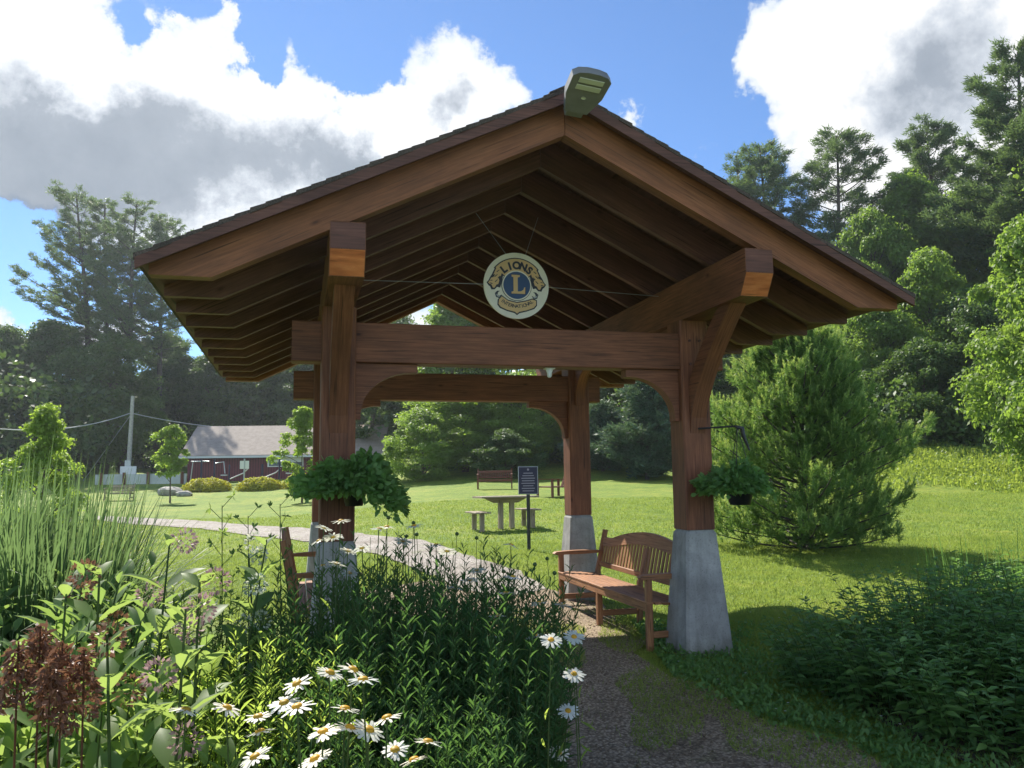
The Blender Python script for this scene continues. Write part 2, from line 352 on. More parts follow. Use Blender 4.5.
# ------------------------------------------------------------------ object helpers
def tag(o, label=None, cat=None, group=None, kind=None):
    if label: o['label'] = label
    if cat: o['category'] = cat
    if group: o['group'] = group
    if kind: o['kind'] = kind
    return o
def empty(name, loc=(0, 0, 0), rz=0, label=None, cat=None, group=None):
    o = bpy.data.objects.new(name, None); C.objects.link(o); o.location = loc; o.rotation_euler = (0, 0, rz); o.empty_display_size = .1
    return tag(o, label, cat, group)
class MB:
    def __init__(s): s.v = []; s.f = []; s.uv = []; s.smooth = []
    def add(s, verts, faces, uvs=None, smooth=False):
        k = len(s.v); s.v += [tuple(p) for p in verts]
        for i, f in enumerate(faces):
            s.f.append(tuple(k + a for a in f)); s.smooth.append(smooth)
            s.uv += (uvs[i] if uvs else [(verts[a][0] * 1.0, verts[a][1] + verts[a][2]) for a in f])
        return s
    def beam(s, p0, p1, w, h, upd=(0, 0, 1), ch=.008, cap0=None, cap1=None):
        """box timber from p0 to p1 with chamfered edges, w sideways, h along upd; UV runs along the grain"""
        p0 = Vector(p0); p1 = Vector(p1); d = (p1 - p0); Ln = d.length; d.normalize()
        u = Vector(upd); side = d.cross(u).normalized(); u2 = side.cross(d).normalized()
        a, b, c = w / 2, h / 2, min(ch, w / 4, h / 4)
        prof = [(-a + c, -b), (a - c, -b), (a, -b + c), (a, b - c), (a - c, b), (-a + c, b), (-a, b - c), (-a, -b + c)]
        vs = [p0 + side * x + u2 * y for x, y in prof] + [p1 + side * x + u2 * y for x, y in prof]
        per = [0]
        for i in range(8):
            q, r_ = prof[i], prof[(i + 1) % 8]; per.append(per[-1] + math.hypot(q[0] - r_[0], q[1] - r_[1]))
        ou, ov = rnd.random() * 40, rnd.random() * 40
        fs, uv = [], []
        for i in range(8):
            j = (i + 1) % 8; fs.append((i, j, 8 + j, 8 + i)); uv.append([(ou, ov + per[i]), (ou, ov + per[i + 1]), (ou + Ln, ov + per[i + 1]), (ou + Ln, ov + per[i])])
        fs.append(tuple(range(7, -1, -1))); uv.append([(ou + prof[i][0] * .3, ov + prof[i][1]) for i in range(7, -1, -1)])
        fs.append(tuple(range(8, 16))); uv.append([(ou + prof[i][0] * .3, ov + prof[i][1]) for i in range(8)])
        fs = [f[::-1] for f in fs]; uv = [q[::-1] for q in uv]
        return s.add(vs, fs, uv)
    def box(s, lo, hi):
        lo = Vector(lo); hi = Vector(hi); c = (lo + hi) / 2; e = hi - lo
        ax = max(range(3), key=lambda i: e[i]); d = Vector((0, 0, 0)); d[ax] = e[ax] / 2
        upd = Vector((0, 0, 1)) if ax != 2 else Vector((0, 1, 0))
        w, h = (e.y, e.z) if ax == 0 else ((e.x, e.z) if ax == 1 else (e.x, e.y))
        return s.beam(c - d, c + d, w, h, upd, ch=min(.006, min(e) / 5))
    def prism(s, poly, plane, y0, y1):
        """extrude polygon; plane maps (a,b,t)->point; grain along the longest direction"""
        n = len(poly); ou, ov = rnd.random() * 40, rnd.random() * 40
        vs = [plane(a, b, y0) for a, b in poly] + [plane(a, b, y1) for a, b in poly]
        fs = [tuple(range(n - 1, -1, -1)), tuple(range(n, 2 * n))]; uv = [[(ou + poly[i][0], ov + poly[i][1]) for i in range(n - 1, -1, -1)], [(ou + p[0], ov + p[1]) for p in poly]]
        L_ = 0
        for i in range(n):
            j = (i + 1) % n; dl = math.hypot(poly[i][0] - poly[j][0], poly[i][1] - poly[j][1])
            fs.append((i, j, n + j, n + i)); uv.append([(ou + L_, ov), (ou + L_ + dl, ov), (ou + L_ + dl, ov + abs(y1 - y0)), (ou + L_, ov + abs(y1 - y0))]); L_ += dl
        return s.add(vs, fs, uv)
    def tube(s, pts, rad, n=8, caps=True):
        pts = [Vector(p) for p in pts]; rad = rad if isinstance(rad, (list, tuple)) else [rad] * len(pts)
        vs = []; prev = None
        for i, p in enumerate(pts):
            d = (pts[min(i + 1, len(pts) - 1)] - pts[max(i - 1, 0)]).normalized()
            if prev is None: prev = d.orthogonal().normalized()
            prev = (prev - d * prev.dot(d)).normalized(); q = d.cross(prev)
            for k in range(n):
                t = 2 * math.pi * k / n; vs.append(p + (prev * math.cos(t) + q * math.sin(t)) * rad[i])
        fs, uv = [], []
        for i in range(len(pts) - 1):
            for k in range(n):
                j = (k + 1) % n; fs.append((i * n + k, i * n + j, (i + 1) * n + j, (i + 1) * n + k))
        s.add(vs, fs, None, True)
        if caps:
            s.add([vs[k] for k in range(n)], [tuple(range(n - 1, -1, -1))]); s.add([vs[-n + k] for k in range(n)], [tuple(range(n))])
        return s
    def lathe(s, prof, n=20, c=(0, 0, 0)):
        vs = []; m = len(prof)
        for r_, z in prof:
            for k in range(n): t = 2 * math.pi * k / n; vs.append((c[0] + r_ * math.cos(t), c[1] + r_ * math.sin(t), c[2] + z))
        fs = [(i * n + k, i * n + (k + 1) % n, (i + 1) * n + (k + 1) % n, (i + 1) * n + k) for i in range(m - 1) for k in range(n)]
        return s.add(vs, fs, None, True)
    def build(s, name, m, parent=None):
        me = bpy.data.meshes.new(name); me.from_pydata(s.v, [], s.f)
        uvl = me.uv_layers.new(name='UVMap'); uvl.data.foreach_set('uv', np.array(s.uv, dtype=np.float32).ravel())
        me.polygons.foreach_set('use_smooth', s.smooth); me.materials.append(m); me.update()
        o = bpy.data.objects.new(name, me); C.objects.link(o)
        if parent: o.parent = parent
        return o
def kids(o): return [c for c in C.objects if c.parent == o]
def copy_tree(o, parent=None, keep=False):
    c = o.copy(); C.objects.link(c); c.parent = parent
    for ch in kids(o): copy_tree(ch, c)
    return c

# numpy mesh: template instancing into ONE mesh
def np_mesh(name, V, F, m, parent=None, var=None, smooth=False):
    """V (n,3), F (k,s) all faces with s corners"""
    me = bpy.data.meshes.new(name); V = np.ascontiguousarray(V, dtype=np.float32); F = np.ascontiguousarray(F, dtype=np.int32)
    k, s_ = F.shape
    me.vertices.add(len(V)); me.vertices.foreach_set('co', V.ravel())
    me.loops.add(k * s_); me.loops.foreach_set('vertex_index', F.ravel())
    me.polygons.add(k); me.polygons.foreach_set('loop_start', np.arange(0, k * s_, s_, dtype=np.int32))
    try: me.polygons.foreach_set('loop_total', np.full(k, s_, dtype=np.int32))
    except Exception: pass
    if smooth: me.polygons.foreach_set('use_smooth', np.ones(k, dtype=bool))
    if var is not None:
        a = me.attributes.new('v', 'FLOAT', 'FACE'); a.data.foreach_set('value', np.asarray(var, dtype=np.float32))
    me.update(calc_edges=True); me.validate(); me.materials.append(m)
    o = bpy.data.objects.new(name, me); C.objects.link(o)
    if parent: o.parent = parent
    return o
def unit(a): return a / np.maximum(np.linalg.norm(a, axis=-1, keepdims=True), 1e-9)
def inst(T, TF, P, D, Nn, S, var=None):
    """template T (m,3) (x=width,y=length,z=normal), placed at P along D with normal Nn and scale S"""
    D = unit(D); X = unit(np.cross(D, Nn)); Z = np.cross(X, D)
    S = np.asarray(S); S = S[:, None] * np.ones((1, 3)) if S.ndim == 1 else S
    V = P[:, None, :] + T[None, :, 0, None] * (X * S[:, 0:1])[:, None, :] + T[None, :, 1, None] * (D * S[:, 1:2])[:, None, :] + T[None, :, 2, None] * (Z * S[:, 2:3])[:, None, :]
    n, m = len(P), len(T)
    F = (TF[None] + (np.arange(n) * m)[:, None, None]).reshape(-1, TF.shape[1])
    v = np.repeat(npr.random(n) if var is None else var, len(TF))
    return V.reshape(-1, 3), F, v
class Acc:
    def __init__(s): s.V = []; s.F = []; s.v = []; s.n = 0
    def add(s, V, F, v): s.V.append(V); s.F.append(F + s.n); s.v.append(v); s.n += len(V); return s
    def build(s, name, m, parent=None): return np_mesh(name, np.concatenate(s.V), np.concatenate(s.F), m, parent, np.concatenate(s.v))
QUAD = np.array([[-.5, 0, 0], [.5, 0, 0], [.5, 1, 0], [-.5, 1, 0]]) * 1.0; QF = np.array([[0, 1, 2, 3]])
RHOMB = np.array([[0, 0, 0], [.5, .45, .12], [0, 1, 0], [-.5, .45, .12]]); RF = np.array([[0, 1, 2, 3]])
# folded leaf with four quads, tip drooping
LEAF = np.array([[0, 0, 0], [.32, .22, .06], [.5, .5, .08], [.26, .8, .0], [0, 1, -.12], [-.26, .8, .0], [-.5, .5, .08], [-.32, .22, .06], [0, .5, 0], [0, .22, 0], [0, .8, -.04]])
LF = np.array([[0, 1, 9, 0], [9, 1, 2, 8], [8, 2, 3, 10], [10, 3, 4, 4], [0, 9, 7, 7], [9, 8, 6, 7], [8, 10, 5, 6], [10, 4, 5, 5]])
LF = np.array([[9, 1, 2, 8], [8, 2, 3, 10], [9, 8, 6, 7], [8, 10, 5, 6], [0, 1, 9, 7], [10, 3, 4, 5]])
def rdir(n, zb=0):
    d = npr.normal(size=(n, 3)); d[:, 2] += zb; return unit(d)
NEED = np.array([[-.5, 0, 0], [.5, 0, 0], [0, 1, 0]]); NF = np.array([[0, 1, 2]])

# ------------------------------------------------------------------ ground
def grid_sheet(name, xs, ys, m, dz=0, fn=ground):
    nx, ny = len(xs), len(ys)
    V = np.array([(x, y, fn(x, y) + dz) for y in ys for x in xs])
    F = np.array([[j * nx + i, j * nx + i + 1, (j + 1) * nx + i + 1, (j + 1) * nx + i] for j in range(ny - 1) for i in range(nx - 1)])
    o = np_mesh(name, V, F, m, smooth=True); return o
xs = np.concatenate([np.linspace(-250, -60, 12)[:-1], np.linspace(-60, -15, 40)[:-1], np.linspace(-15, 15, 90)[:-1], np.linspace(15, 60, 40)[:-1], np.linspace(60, 250, 12)])
ys = np.concatenate([np.linspace(-60, -4, 8)[:-1], np.linspace(-4, 30, 100)[:-1], np.linspace(30, 110, 90)[:-1], np.linspace(110, 260, 10)])
tag(grid_sheet('lawn_ground', xs, ys, M['lawn']), 'mown green lawn rising gently to the woods', None, None, 'structure')
def patch(name, poly_px, m, dz, step=.35, world=None, jag=.12):
    P = world or [on_ground(*q) for q in poly_px]
    pts = []
    for i in range(len(P)):
        a, b = P[i], P[(i + 1) % len(P)]; n = max(1, int((b - a).length / step))
        for k in range(n):
            q = a.lerp(b, k / n); t = mnoise.noise(Vector((q.x * 1.7, q.y * 1.7, 3))) * jag + mnoise.noise(Vector((q.x * 6, q.y * 6, 9))) * jag * .5
            pts.append((q.x + t, q.y + t * .7))
    # fill as a clipped grid so that it follows the ground
    import bmesh
    bm = bmesh.new(); vs = [bm.verts.new((x, y, 0)) for x, y in pts]; bm.faces.new(vs)
    x0, x1 = min(p[0] for p in pts), max(p[0] for p in pts); y0, y1 = min(p[1] for p in pts), max(p[1] for p in pts)
    k = x0 + 1
    while k < x1:
        bmesh.ops.bisect_plane(bm, geom=bm.verts[:] + bm.edges[:] + bm.faces[:], plane_co=(k, 0, 0), plane_no=(1, 0, 0)); k += 1.0
    k = y0 + 1
    while k < y1:
        bmesh.ops.bisect_plane(bm, geom=bm.verts[:] + bm.edges[:] + bm.faces[:], plane_co=(0, k, 0), plane_no=(0, 1, 0)); k += 1.0
    bmesh.ops.triangulate(bm, faces=bm.faces[:])
    for v in bm.verts: v.co.z = ground(v.co.x, v.co.y) + dz
    for f in bm.faces:
        f.normal_update()
        if f.normal.z < 0: f.normal_flip()
    me = bpy.data.meshes.new(name); bm.to_mesh(me); bm.free(); me.materials.append(m)
    o = bpy.data.objects.new(name, me); C.objects.link(o); o['kind'] = 'structure'; return o, pts
def V2(*l): return [Vector((x, y, 0)) for x, y in l]
path_o, path_pts = patch('gravel_path', None, M['gravel'], .012, jag=.24, world=V2((-.2, -3), (2.6, -3), (2.5, 2), (1.98, 4.6), (1.55, 5.8), (1.25, 6.7), (1.12, 7.6), (1.25, 8.8), (1.0, 10.2), (.35, 11.6), (-.3, 12.2), (-1.2, 12.4), (-2.2, 11.4), (-1.7, 9.6), (-.9, 8.2), (-.35, 6.8), (-.1, 5), (-.1, 2)))
drive_o, drive_pts = patch('gravel_drive', None, M['drive'], .02, world=[on_ground(*q) for q in ((93, 516), (200, 521), (300, 528), (380, 536), (440, 545), (475, 560), (520, 572), (545, 590), (500, 600), (450, 585), (390, 558), (300, 541), (200, 529), (120, 524), (95, 520))])
bedl_o, _ = patch('flower_bed_soil', None, M['soil'], .022, world=V2((-4.5, .2), (-.25, .2), (-.1, 2), (.15, 3.2), (.25, 4.4), (-.1, 5.6), (-.7, 6.4), (-2, 6.9), (-3.6, 6.6), (-4.8, 5)))
bedr_o, _ = patch('planting_bed_soil', None, M['soil'], .02, world=V2((2.35, 5.0), (2.25, 6.1), (2.6, 7.4), (3.6, 8.3), (5.5, 8.6), (7.5, 8), (7, 4), (4, 2.6), (3, 3.6)))
def inside(x, y, poly):
    c = np.zeros(len(x), bool); n = len(poly)
    for i in range(n):
        x1, y1 = poly[i][:2]; x2, y2 = poly[(i + 1) % n][:2]
        c ^= ((y1 > y) != (y2 > y)) & (x < (x2 - x1) * (y - y1) / ((y2 - y1) or 1e-9) + x1)
    return c

# ------------------------------------------------------------------ summer haze in the air
def haze():
    m = bpy.data.materials.new('haze_air'); m.use_nodes = True; N = m.node_tree.nodes; N.clear()
    o = N.new('ShaderNodeOutputMaterial'); v = N.new('ShaderNodeVolumePrincipled'); v.inputs['Color'].default_value = (.86, .93, 1, 1)
    v.inputs['Density'].default_value = .0004; v.inputs['Anisotropy'].default_value = .5
    m.node_tree.links.new(v.outputs[0], o.inputs['Volume'])
    mb = MB(); mb.box((-255, -65, -1.5), (255, 265, 48)); ob = mb.build('haze', m); tag(ob, 'thin bright summer haze in the air', None, None, 'stuff')
haze()
# ------------------------------------------------------------------ pavilion
TH = R(14.762)
pav = empty('timber_pavilion', (-1.466, 6.796, 0), TH, 'brown timber frame pavilion with open gable roof on four concrete piers', 'pavilion')
PM = Matrix.Translation((-1.466, 6.796, 0)) @ Matrix.Rotation(TH, 4, 'Z')
W = D = 3.241; S = .147; HP = 1.1; c0 = W / 2
HE, ZE, ZP = 2.95, 3.07, 4.52; SL = (ZP - ZE) / HE; BF, BB = -1.42, D + 1.58
PT = 3.03; PLT = 3.4          # post top = plate bottom, plate top
def pier(cx, cy):
    mb = MB(); t, b_ = S + .004, S + .085; c = .022
    def ring(h, z): return [(cx + x * h, cy + y * h, z) for x, y in ((-1 + c / h, -1), (1 - c / h, -1), (1, -1 + c / h), (1, 1 - c / h), (1 - c / h, 1), (-1 + c / h, 1), (-1, 1 - c / h), (-1, -1 + c / h))]
    R_ = [ring(b_ + .004, -.15), ring(b_, .02), ring((t + b_) / 2, .55), ring(t, HP - .03), ring(t - .02, HP)]
    vs = [p for r_ in R_ for p in r_]; fs = [(i * 8 + k, i * 8 + (k + 1) % 8, (i + 1) * 8 + (k + 1) % 8, (i + 1) * 8 + k) for i in range(4) for k in range(8)] + [tuple(range(32, 40))]
    mb.add(vs, fs); return mb.build('concrete_pier', M['concrete'], pav)
for cx in (0, W):
    for cy in (0, D):
        pier(cx, cy)
        mb = MB(); mb.beam((cx, cy, HP + .002), (cx, cy, PT), 2 * S - .012, 2 * S - .012, (0, 1, 0), ch=.014)
        po = mb.build('post', M['timber'], pav)
        for z in (2.62, 2.84):
            for sg in (-1, 1): MB().tube([(cx + sg * .05, cy - S + .01, z), (cx + sg * .05, cy - S - .006, z)], .013, 10).build('peg', M['rafter'], po)
TB0, TB1 = 2.57, 2.91
for cy in (0, D):
    mb = MB(); mb.beam((-.38, cy - .012, (TB0 + TB1) / 2), (-S + .004, cy - .012, (TB0 + TB1) / 2), .2, TB1 - TB0)
    mb.beam((S - .004, cy - .012, (TB0 + TB1) / 2), (W - S + .004, cy - .012, (TB0 + TB1) / 2), .2, TB1 - TB0)
    mb.beam((W + S - .004, cy - .012, (TB0 + TB1) / 2), (W + .30, cy - .012, (TB0 + TB1) / 2), .2, TB1 - TB0)
    mb.build('tie_beam', M['timber'], pav)
def arc_poly(L_, H_, t=.07, n=10):
    pts = [(0, 0), (L_, 0), (L_, -t)]
    for k in range(n + 1):
        a = math.pi / 2 * k / n
        pts.append((t * .6 + (L_ - .04 - t * .6) * (1 - math.sin(a)) , -t - (H_ - .03 - t) * (1 - math.cos(a))))
    pts += [(t * .6, -H_), (0, -H_)]
    return pts
for cy in (0, D):
    for sx, ox in ((1, S), (-1, W - S)):
        mb = MB(); pl = lambda a, b, t, sx=sx, ox=ox, cy=cy: (ox + sx * (a - .004), cy + t, TB0 - .003 + b)
        mb.prism(arc_poly(.52, .47), pl, -.07, .05); mb.build('knee_brace', M['timber'], pav)
# plates (purlin beams) along the ridge direction with cut back ends
for cx in (0, W):
    mb = MB(); y0, y1 = -1.29, D + 1.42
    prof = [(y0, PLT), (y1, PLT), (y1, PT + .17), (y1 - .10, PT), (y0 + .10, PT), (y0, PT + .17)]
    mb.prism(prof, lambda a, b, t, cx=cx: (cx + t, a, b), -.125, .125)
    pb = mb.build('plate_beam', M['timber'], pav)
    e = .003; mb = MB(); mb.add([(cx - .12, y0 - e, PLT - .008), (cx + .12, y0 - e, PLT - .008), (cx + .12, y0 - e, PT + .175), (cx - .12, y0 - e, PT + .175)], [(3, 2, 1, 0)], [[(0, 0), (.24, 0), (.24, .2), (0, .2)]]); mb.build('end_face_shade', M['rafter'], pb)  # thin face whose darker tone paints the shadow on the upper beam end
    mb = MB(); e = .003
    mb.add([(cx - .12, y0 - e, PT + .17), (cx + .12, y0 - e, PT + .17), (cx + .12, y0 + .10 - e, PT + .004), (cx - .12, y0 + .10 - e, PT + .004)], [(3, 2, 1, 0)])
    mb.build('cut_end', M['endgrain'], pb)
# curved struts under the cantilevers
def strut(cx, cy, sg):
    n = 12; inner, outer = [], []
    for k in range(n + 1):
        t = k / n
        y = (S - .01) * (1) + .80 * t ** 1.45 ; z = 2.02 + (PT - 2.02) * (t ** .92)
        inner.append((y, z)); 
    poly = []
    for i, (y, z) in enumerate(inner):
        poly.append((y, z - 0.0))
    top = [(y - .17 * (1 if i else .6), z + .04 if i < n else z) for i, (y, z) in enumerate(inner)]
    top = [(max(S - .01, a), b) for a, b in top]
    poly = [(inner[0][0], inner[0][1] - .06)] + [(y + .012, z) for y, z in inner] + [(inner[-1][0] - .2, PT)] + top[::-1][1:]
    # remove duplicate points
    out = []
    for p in poly:
        if not out or math.hypot(p[0] - out[-1][0], p[1] - out[-1][1]) > 1e-3: out.append(p)
    mb = MB(); mb.prism(out, lambda a, b, t: (cx + t, cy + sg * a, b - .003), -.075, .075)
    mb.build('plate_brace', M['timber'], pav)
for cx in (0, W): strut(cx, 0, -1); strut(cx, D, 1)
for cx in (0, W):
    for cy, sg in ((0, 1), (D, -1)):
        mb = MB(); mb.prism(arc_poly(.5, .5), lambda a, b, t, cx=cx, cy=cy, sg=sg: (cx + t, cy + sg * (S - .004 + a), PT - .003 + b), -.06, .06); mb.build('knee_brace', M['timber'], pav)
# rafters
RD = .27      # vertical depth
def rafter(side, y, w, m, name, depth=RD, tail=True, zoff=0):
    top = lambda a: ZE + (HE - a) * SL - .062          # a = distance from centre
    zc = 2.955; aend = HE - .045
    akink = HE - ((zc - (ZE - .062 - depth)) / SL)
    poly = [(.002, top(0)), (aend, top(aend)), (aend, max(zc, top(aend) - .09)), (akink + .0, zc)] if tail else [(.002, top(0)), (aend, top(aend)), (aend, top(aend) - depth)]
    if tail: poly.insert(3, (aend - .03, zc))
    poly.append((.002, top(0) - depth))
    mb = MB()
    ang = math.atan(SL); ca, sa = math.cos(ang), math.sin(ang); ou, ov = rnd.random() * 50, rnd.random() * 50
    n = len(poly); vs = [(c0 + side * a, y - w / 2, z) for a, z in poly] + [(c0 + side * a, y + w / 2, z) for a, z in poly]
    uvp = lambda a, z: (ou + a * ca - z * sa, ov + a * sa + z * ca)
    fs = [tuple(range(n - 1, -1, -1)), tuple(range(n, 2 * n))]; uv = [[uvp(*poly[i]) for i in range(n - 1, -1, -1)], [uvp(*p) for p in poly]]
    for i in range(n):
        j = (i + 1) % n; p, q = uvp(*poly[i]), uvp(*poly[j]); fs.append((i, j, n + j, n + i)); uv.append([p, q, (q[0], q[1] + w), (p[0], p[1] + w)])
    if side < 0: fs = [f[::-1] for f in fs]; uv = [u_[::-1] for u_ in uv]
    mb.add(vs, fs, uv); return mb.build(name, m, pav)
ysr = [-1.36 + .14 + .607 * k for k in range(1, 10)]
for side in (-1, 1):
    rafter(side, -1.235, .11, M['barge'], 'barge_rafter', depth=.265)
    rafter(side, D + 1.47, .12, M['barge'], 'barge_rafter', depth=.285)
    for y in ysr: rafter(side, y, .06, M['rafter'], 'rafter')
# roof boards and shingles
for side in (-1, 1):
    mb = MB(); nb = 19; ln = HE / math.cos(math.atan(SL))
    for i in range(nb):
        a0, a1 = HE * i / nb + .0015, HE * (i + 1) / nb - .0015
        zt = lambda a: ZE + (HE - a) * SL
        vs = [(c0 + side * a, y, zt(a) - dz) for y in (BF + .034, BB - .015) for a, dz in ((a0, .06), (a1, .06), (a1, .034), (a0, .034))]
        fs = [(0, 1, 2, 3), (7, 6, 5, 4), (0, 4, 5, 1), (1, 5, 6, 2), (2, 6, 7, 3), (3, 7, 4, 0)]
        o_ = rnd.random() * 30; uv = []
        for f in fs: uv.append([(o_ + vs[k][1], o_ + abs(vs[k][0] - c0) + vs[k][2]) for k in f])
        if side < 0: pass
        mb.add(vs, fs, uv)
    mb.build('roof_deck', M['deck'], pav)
    mb = MB(); nc = 30
    for i in range(nc):
        a0, a1 = HE * i / nc, HE * (i + 1) / nc + .01
        if i == nc - 1: a1 = HE + .03
        zt = lambda a: ZE + (HE - a) * SL
        j0, j1 = rnd.uniform(-.006, .006), rnd.uniform(-.006, .006)
        vs = [(c0 + side * a, y, zt(a) + dz) for y in (BF + j0, BB + j1) for a, dz in ((a0, -.032), (a1, -.032), (a1, .006), (a0, -.004))]
        fs = [(0, 1, 2, 3), (7, 6, 5, 4), (0, 4, 5, 1), (1, 5, 6, 2), (2, 6, 7, 3), (3, 7, 4, 0)]
        mb.add(vs, fs)
    mb.build('shingle_slope', M['shingle'], pav)
mb = MB(); mb.prism([(-.16, ZP - .075), (0, ZP + .004), (.16, ZP - .075), (.16, ZP - .062), (0, ZP + .022), (-.16, ZP - .062)], lambda a, b, t: (c0 + a, t, b), BF - .006, BB + .006); mb.build('ridge_cap', M['shingle'], pav)
mb = MB()
for side in (-1, 1):
    z = lambda a: ZE + (HE - a) * SL - .035
    mb.prism([(side * .01, z(0) - .085), (side * (HE + .02), z(HE) - .075), (side * (HE + .02), z(HE) + .0), (side * .01, z(0) + .0)], lambda a, b, t: (c0 + a, t, b), BF + .003, BF + .03)
mb.build('fascia_board', M['deck'], pav)

def wpt(a, b, z): return PM @ Vector((a, b, z))
# ------------------------------------------------------------------ emblem
em = empty('club_emblem', wpt(1.66, .33, 0), TH, 'round cream board with gold lion heads and blue L hung on wires under the gable', 'sign')
ez = 3.40
def disc(name, r_, y, th, m, n=64, parent=em, cx=0, cz=0):
    mb = MB(); vs = [(cx + r_ * math.cos(2 * math.pi * k / n), y, cz + ez + r_ * math.sin(2 * math.pi * k / n)) for k in range(n)]
    vs += [(v[0], y + th, v[2]) for v in vs]
    mb.add(vs, [tuple(range(n)), tuple(range(2 * n - 1, n - 1, -1))] + [((k + 1) % n, k, n + k, n + (k + 1) % n) for k in range(n)]); return mb.build(name, m, parent)
def plate(name, poly, y, m, parent=em, th=.004):
    n = len(poly); mb = MB(); ar = sum(poly[i][0] * poly[(i + 1) % n][1] - poly[(i + 1) % n][0] * poly[i][1] for i in range(n))
    if ar < 0: poly = poly[::-1]
    vs = [(x, y, ez + z) for x, z in poly] + [(x, y + th, ez + z) for x, z in poly]
    mb.add(vs, [tuple(range(n)), tuple(range(2 * n - 1, n - 1, -1))] + [((k + 1) % n, k, n + k, n + (k + 1) % n) for k in range(n)]); return mb.build(name, m, parent)
ER = .318
board = disc('board', ER, 0, .018, M['cream'])
def sc(l, k=ER / 260., cx=360, cy=403): return [((x - cx) * k, (cy - y) * k) for x, y in l]
def band(r0, r1, a0, a1, n=22, cy=0, flare=0):
    o = []
    for k in range(n + 1): a = R(a0 + (a1 - a0) * k / n); o.append((r1 * math.cos(a), cy + r1 * math.sin(a)))
    for k in range(n, -1, -1): a = R(a0 + (a1 - a0) * k / n); o.append((r0 * math.cos(a), cy + r0 * math.sin(a)))
    return o
top_out = band(.135, .280, 38, 142, cy=-.012); plate('outline', top_out, -.0045, M['navy'], board)
plate('name_band', band(.150, .269, 41, 139, cy=-.012), -.008, M['gold'], board)
# lion heads: profiles in photo-traced proportion, facing outwards
lion = [(235, 250), (195, 262), (180, 290), (165, 322), (150, 345), (138, 370), (122, 388), (135, 408), (150, 420), (160, 442), (186, 440), (205, 420), (228, 425), (240, 390), (250, 340), (262, 300)]
lion_in = [(228, 262), (200, 272), (188, 298), (176, 326), (192, 322), (176, 345), (158, 352), (146, 374), (134, 390), (146, 400), (158, 402), (166, 418), (172, 430), (186, 426), (198, 404), (214, 398), (222, 372), (216, 350), (236, 330), (244, 300)]
for sg in (1, -1):
    f = lambda l: [(sg * x, z) for x, z in sc(l)]
    plate('lion_outline', f(lion), -.0042, M['navy'], board)
    h = plate('lion_head', f(lion_in), -.0078, M['gold'], board)
    for l in ([(150, 372), (166, 368), (168, 373), (152, 377)], [(140, 392), (160, 392), (170, 398), (160, 400)], [(182, 340), (206, 322), (209, 326), (186, 346)], [(200, 300), (222, 286), (224, 290), (204, 306)], [(186, 380), (206, 362), (209, 366), (190, 386)], [(208, 352), (224, 334), (227, 338), (212, 357)]):
        plate('face_line', f(l), -.0105, M['navy'], h, .003)
    plate('scroll', f([(186, 470), (196, 500), (222, 508), (240, 480), (222, 488), (206, 482), (212, 462), (226, 450), (204, 452)]), -.0044, M['navy'], board)
    plate('scroll_fill', f([(194, 474), (203, 494), (220, 499), (230, 490), (214, 488), (201, 480)]), -.0074, M['signrim'], board)
low = [(238, 482), (290, 518), (360, 532), (430, 518), (486, 500), (522, 512), (522, 556), (500, 582), (440, 604), (380, 620), (360, 636), (340, 620), (280, 606), (225, 584), (206, 560), (208, 520)]
plate('ribbon_outline', sc(low), -.0046, M['navy'], board)
low2 = [(240, 494), (290, 527), (360, 541), (430, 527), (484, 509), (514, 518), (513, 552), (494, 574), (436, 596), (378, 610), (360, 624), (342, 610), (284, 598), (232, 576), (214, 554), (218, 520)]
plate('ribbon', sc(low2), -.0082, M['gold'], board)
disc('ring_outline', .148, -.0055, .004, M['navy'], parent=board); disc('ring', .143, -.0095, .004, M['cream'], parent=board); disc('blue_field', .131, -.0125, .004, M['blue'], parent=board)
Lpoly = [(318, 322), (384, 322), (384, 336), (366, 342), (366, 452), (392, 450), (412, 436), (418, 418), (426, 418), (424, 470), (316, 470), (316, 456), (332, 450), (332, 342), (318, 336)]
plate('letter_outline', [(x * 1.08 + .000, z * 1.05) for x, z in sc(Lpoly)], -.0145, M['navy'], board, .003)
plate('letter', sc(Lpoly), -.0185, M['gold'], board)
def letters(txt, size, r_, amid, span, cy, m, y, flip=False, parent=board, bold=.0):
    n = len(txt)
    for i, ch in enumerate(txt):
        t = (i / (n - 1) - .5) * span
        a = R(amid - t) if not flip else R(amid + t)
        cu = bpy.data.curves.new('letter', 'FONT'); cu.body = ch; cu.size = size; cu.align_x = 'CENTER'; cu.extrude = .0012; cu.offset = bold
        to = bpy.data.objects.new('tmp', cu); C.objects.link(to)
        me = bpy.data.meshes.new_from_object(to.evaluated_get(bpy.context.evaluated_depsgraph_get())); bpy.data.objects.remove(to)
        me.materials.clear(); me.materials.append(m)
        o = bpy.data.objects.new('lettering', me); C.objects.link(o); o.parent = parent
        x, z = r_ * math.cos(a), cy + r_ * math.sin(a)
        rot = (a - math.pi / 2) if not flip else (a + math.pi / 2)
        o.matrix_local = Matrix.Translation((x, y, ez + z)) @ Matrix.Rotation(-rot, 4, 'Y') @ Matrix.Rotation(math.pi / 2, 4, 'X')
letters('LIONS', .098, .172, 90, 76, -.012, M['navy'], -.0105, bold=.0048)
letters('INTERNATIONAL', .047, .252, 270, 74, .035, M['navy'], -.0105, True, bold=.0004)
mb = MB()
def ecl(p): return (PM @ Vector(p)) - Vector(em.location)
EMI = Matrix.Rotation(-TH, 4, 'Z')
def seg(p, q, r_=.003):
    mb.tube([EMI @ ((PM @ Vector(p)) - Vector(em.location)), EMI @ ((PM @ Vector(q)) - Vector(em.location))], r_, 5)
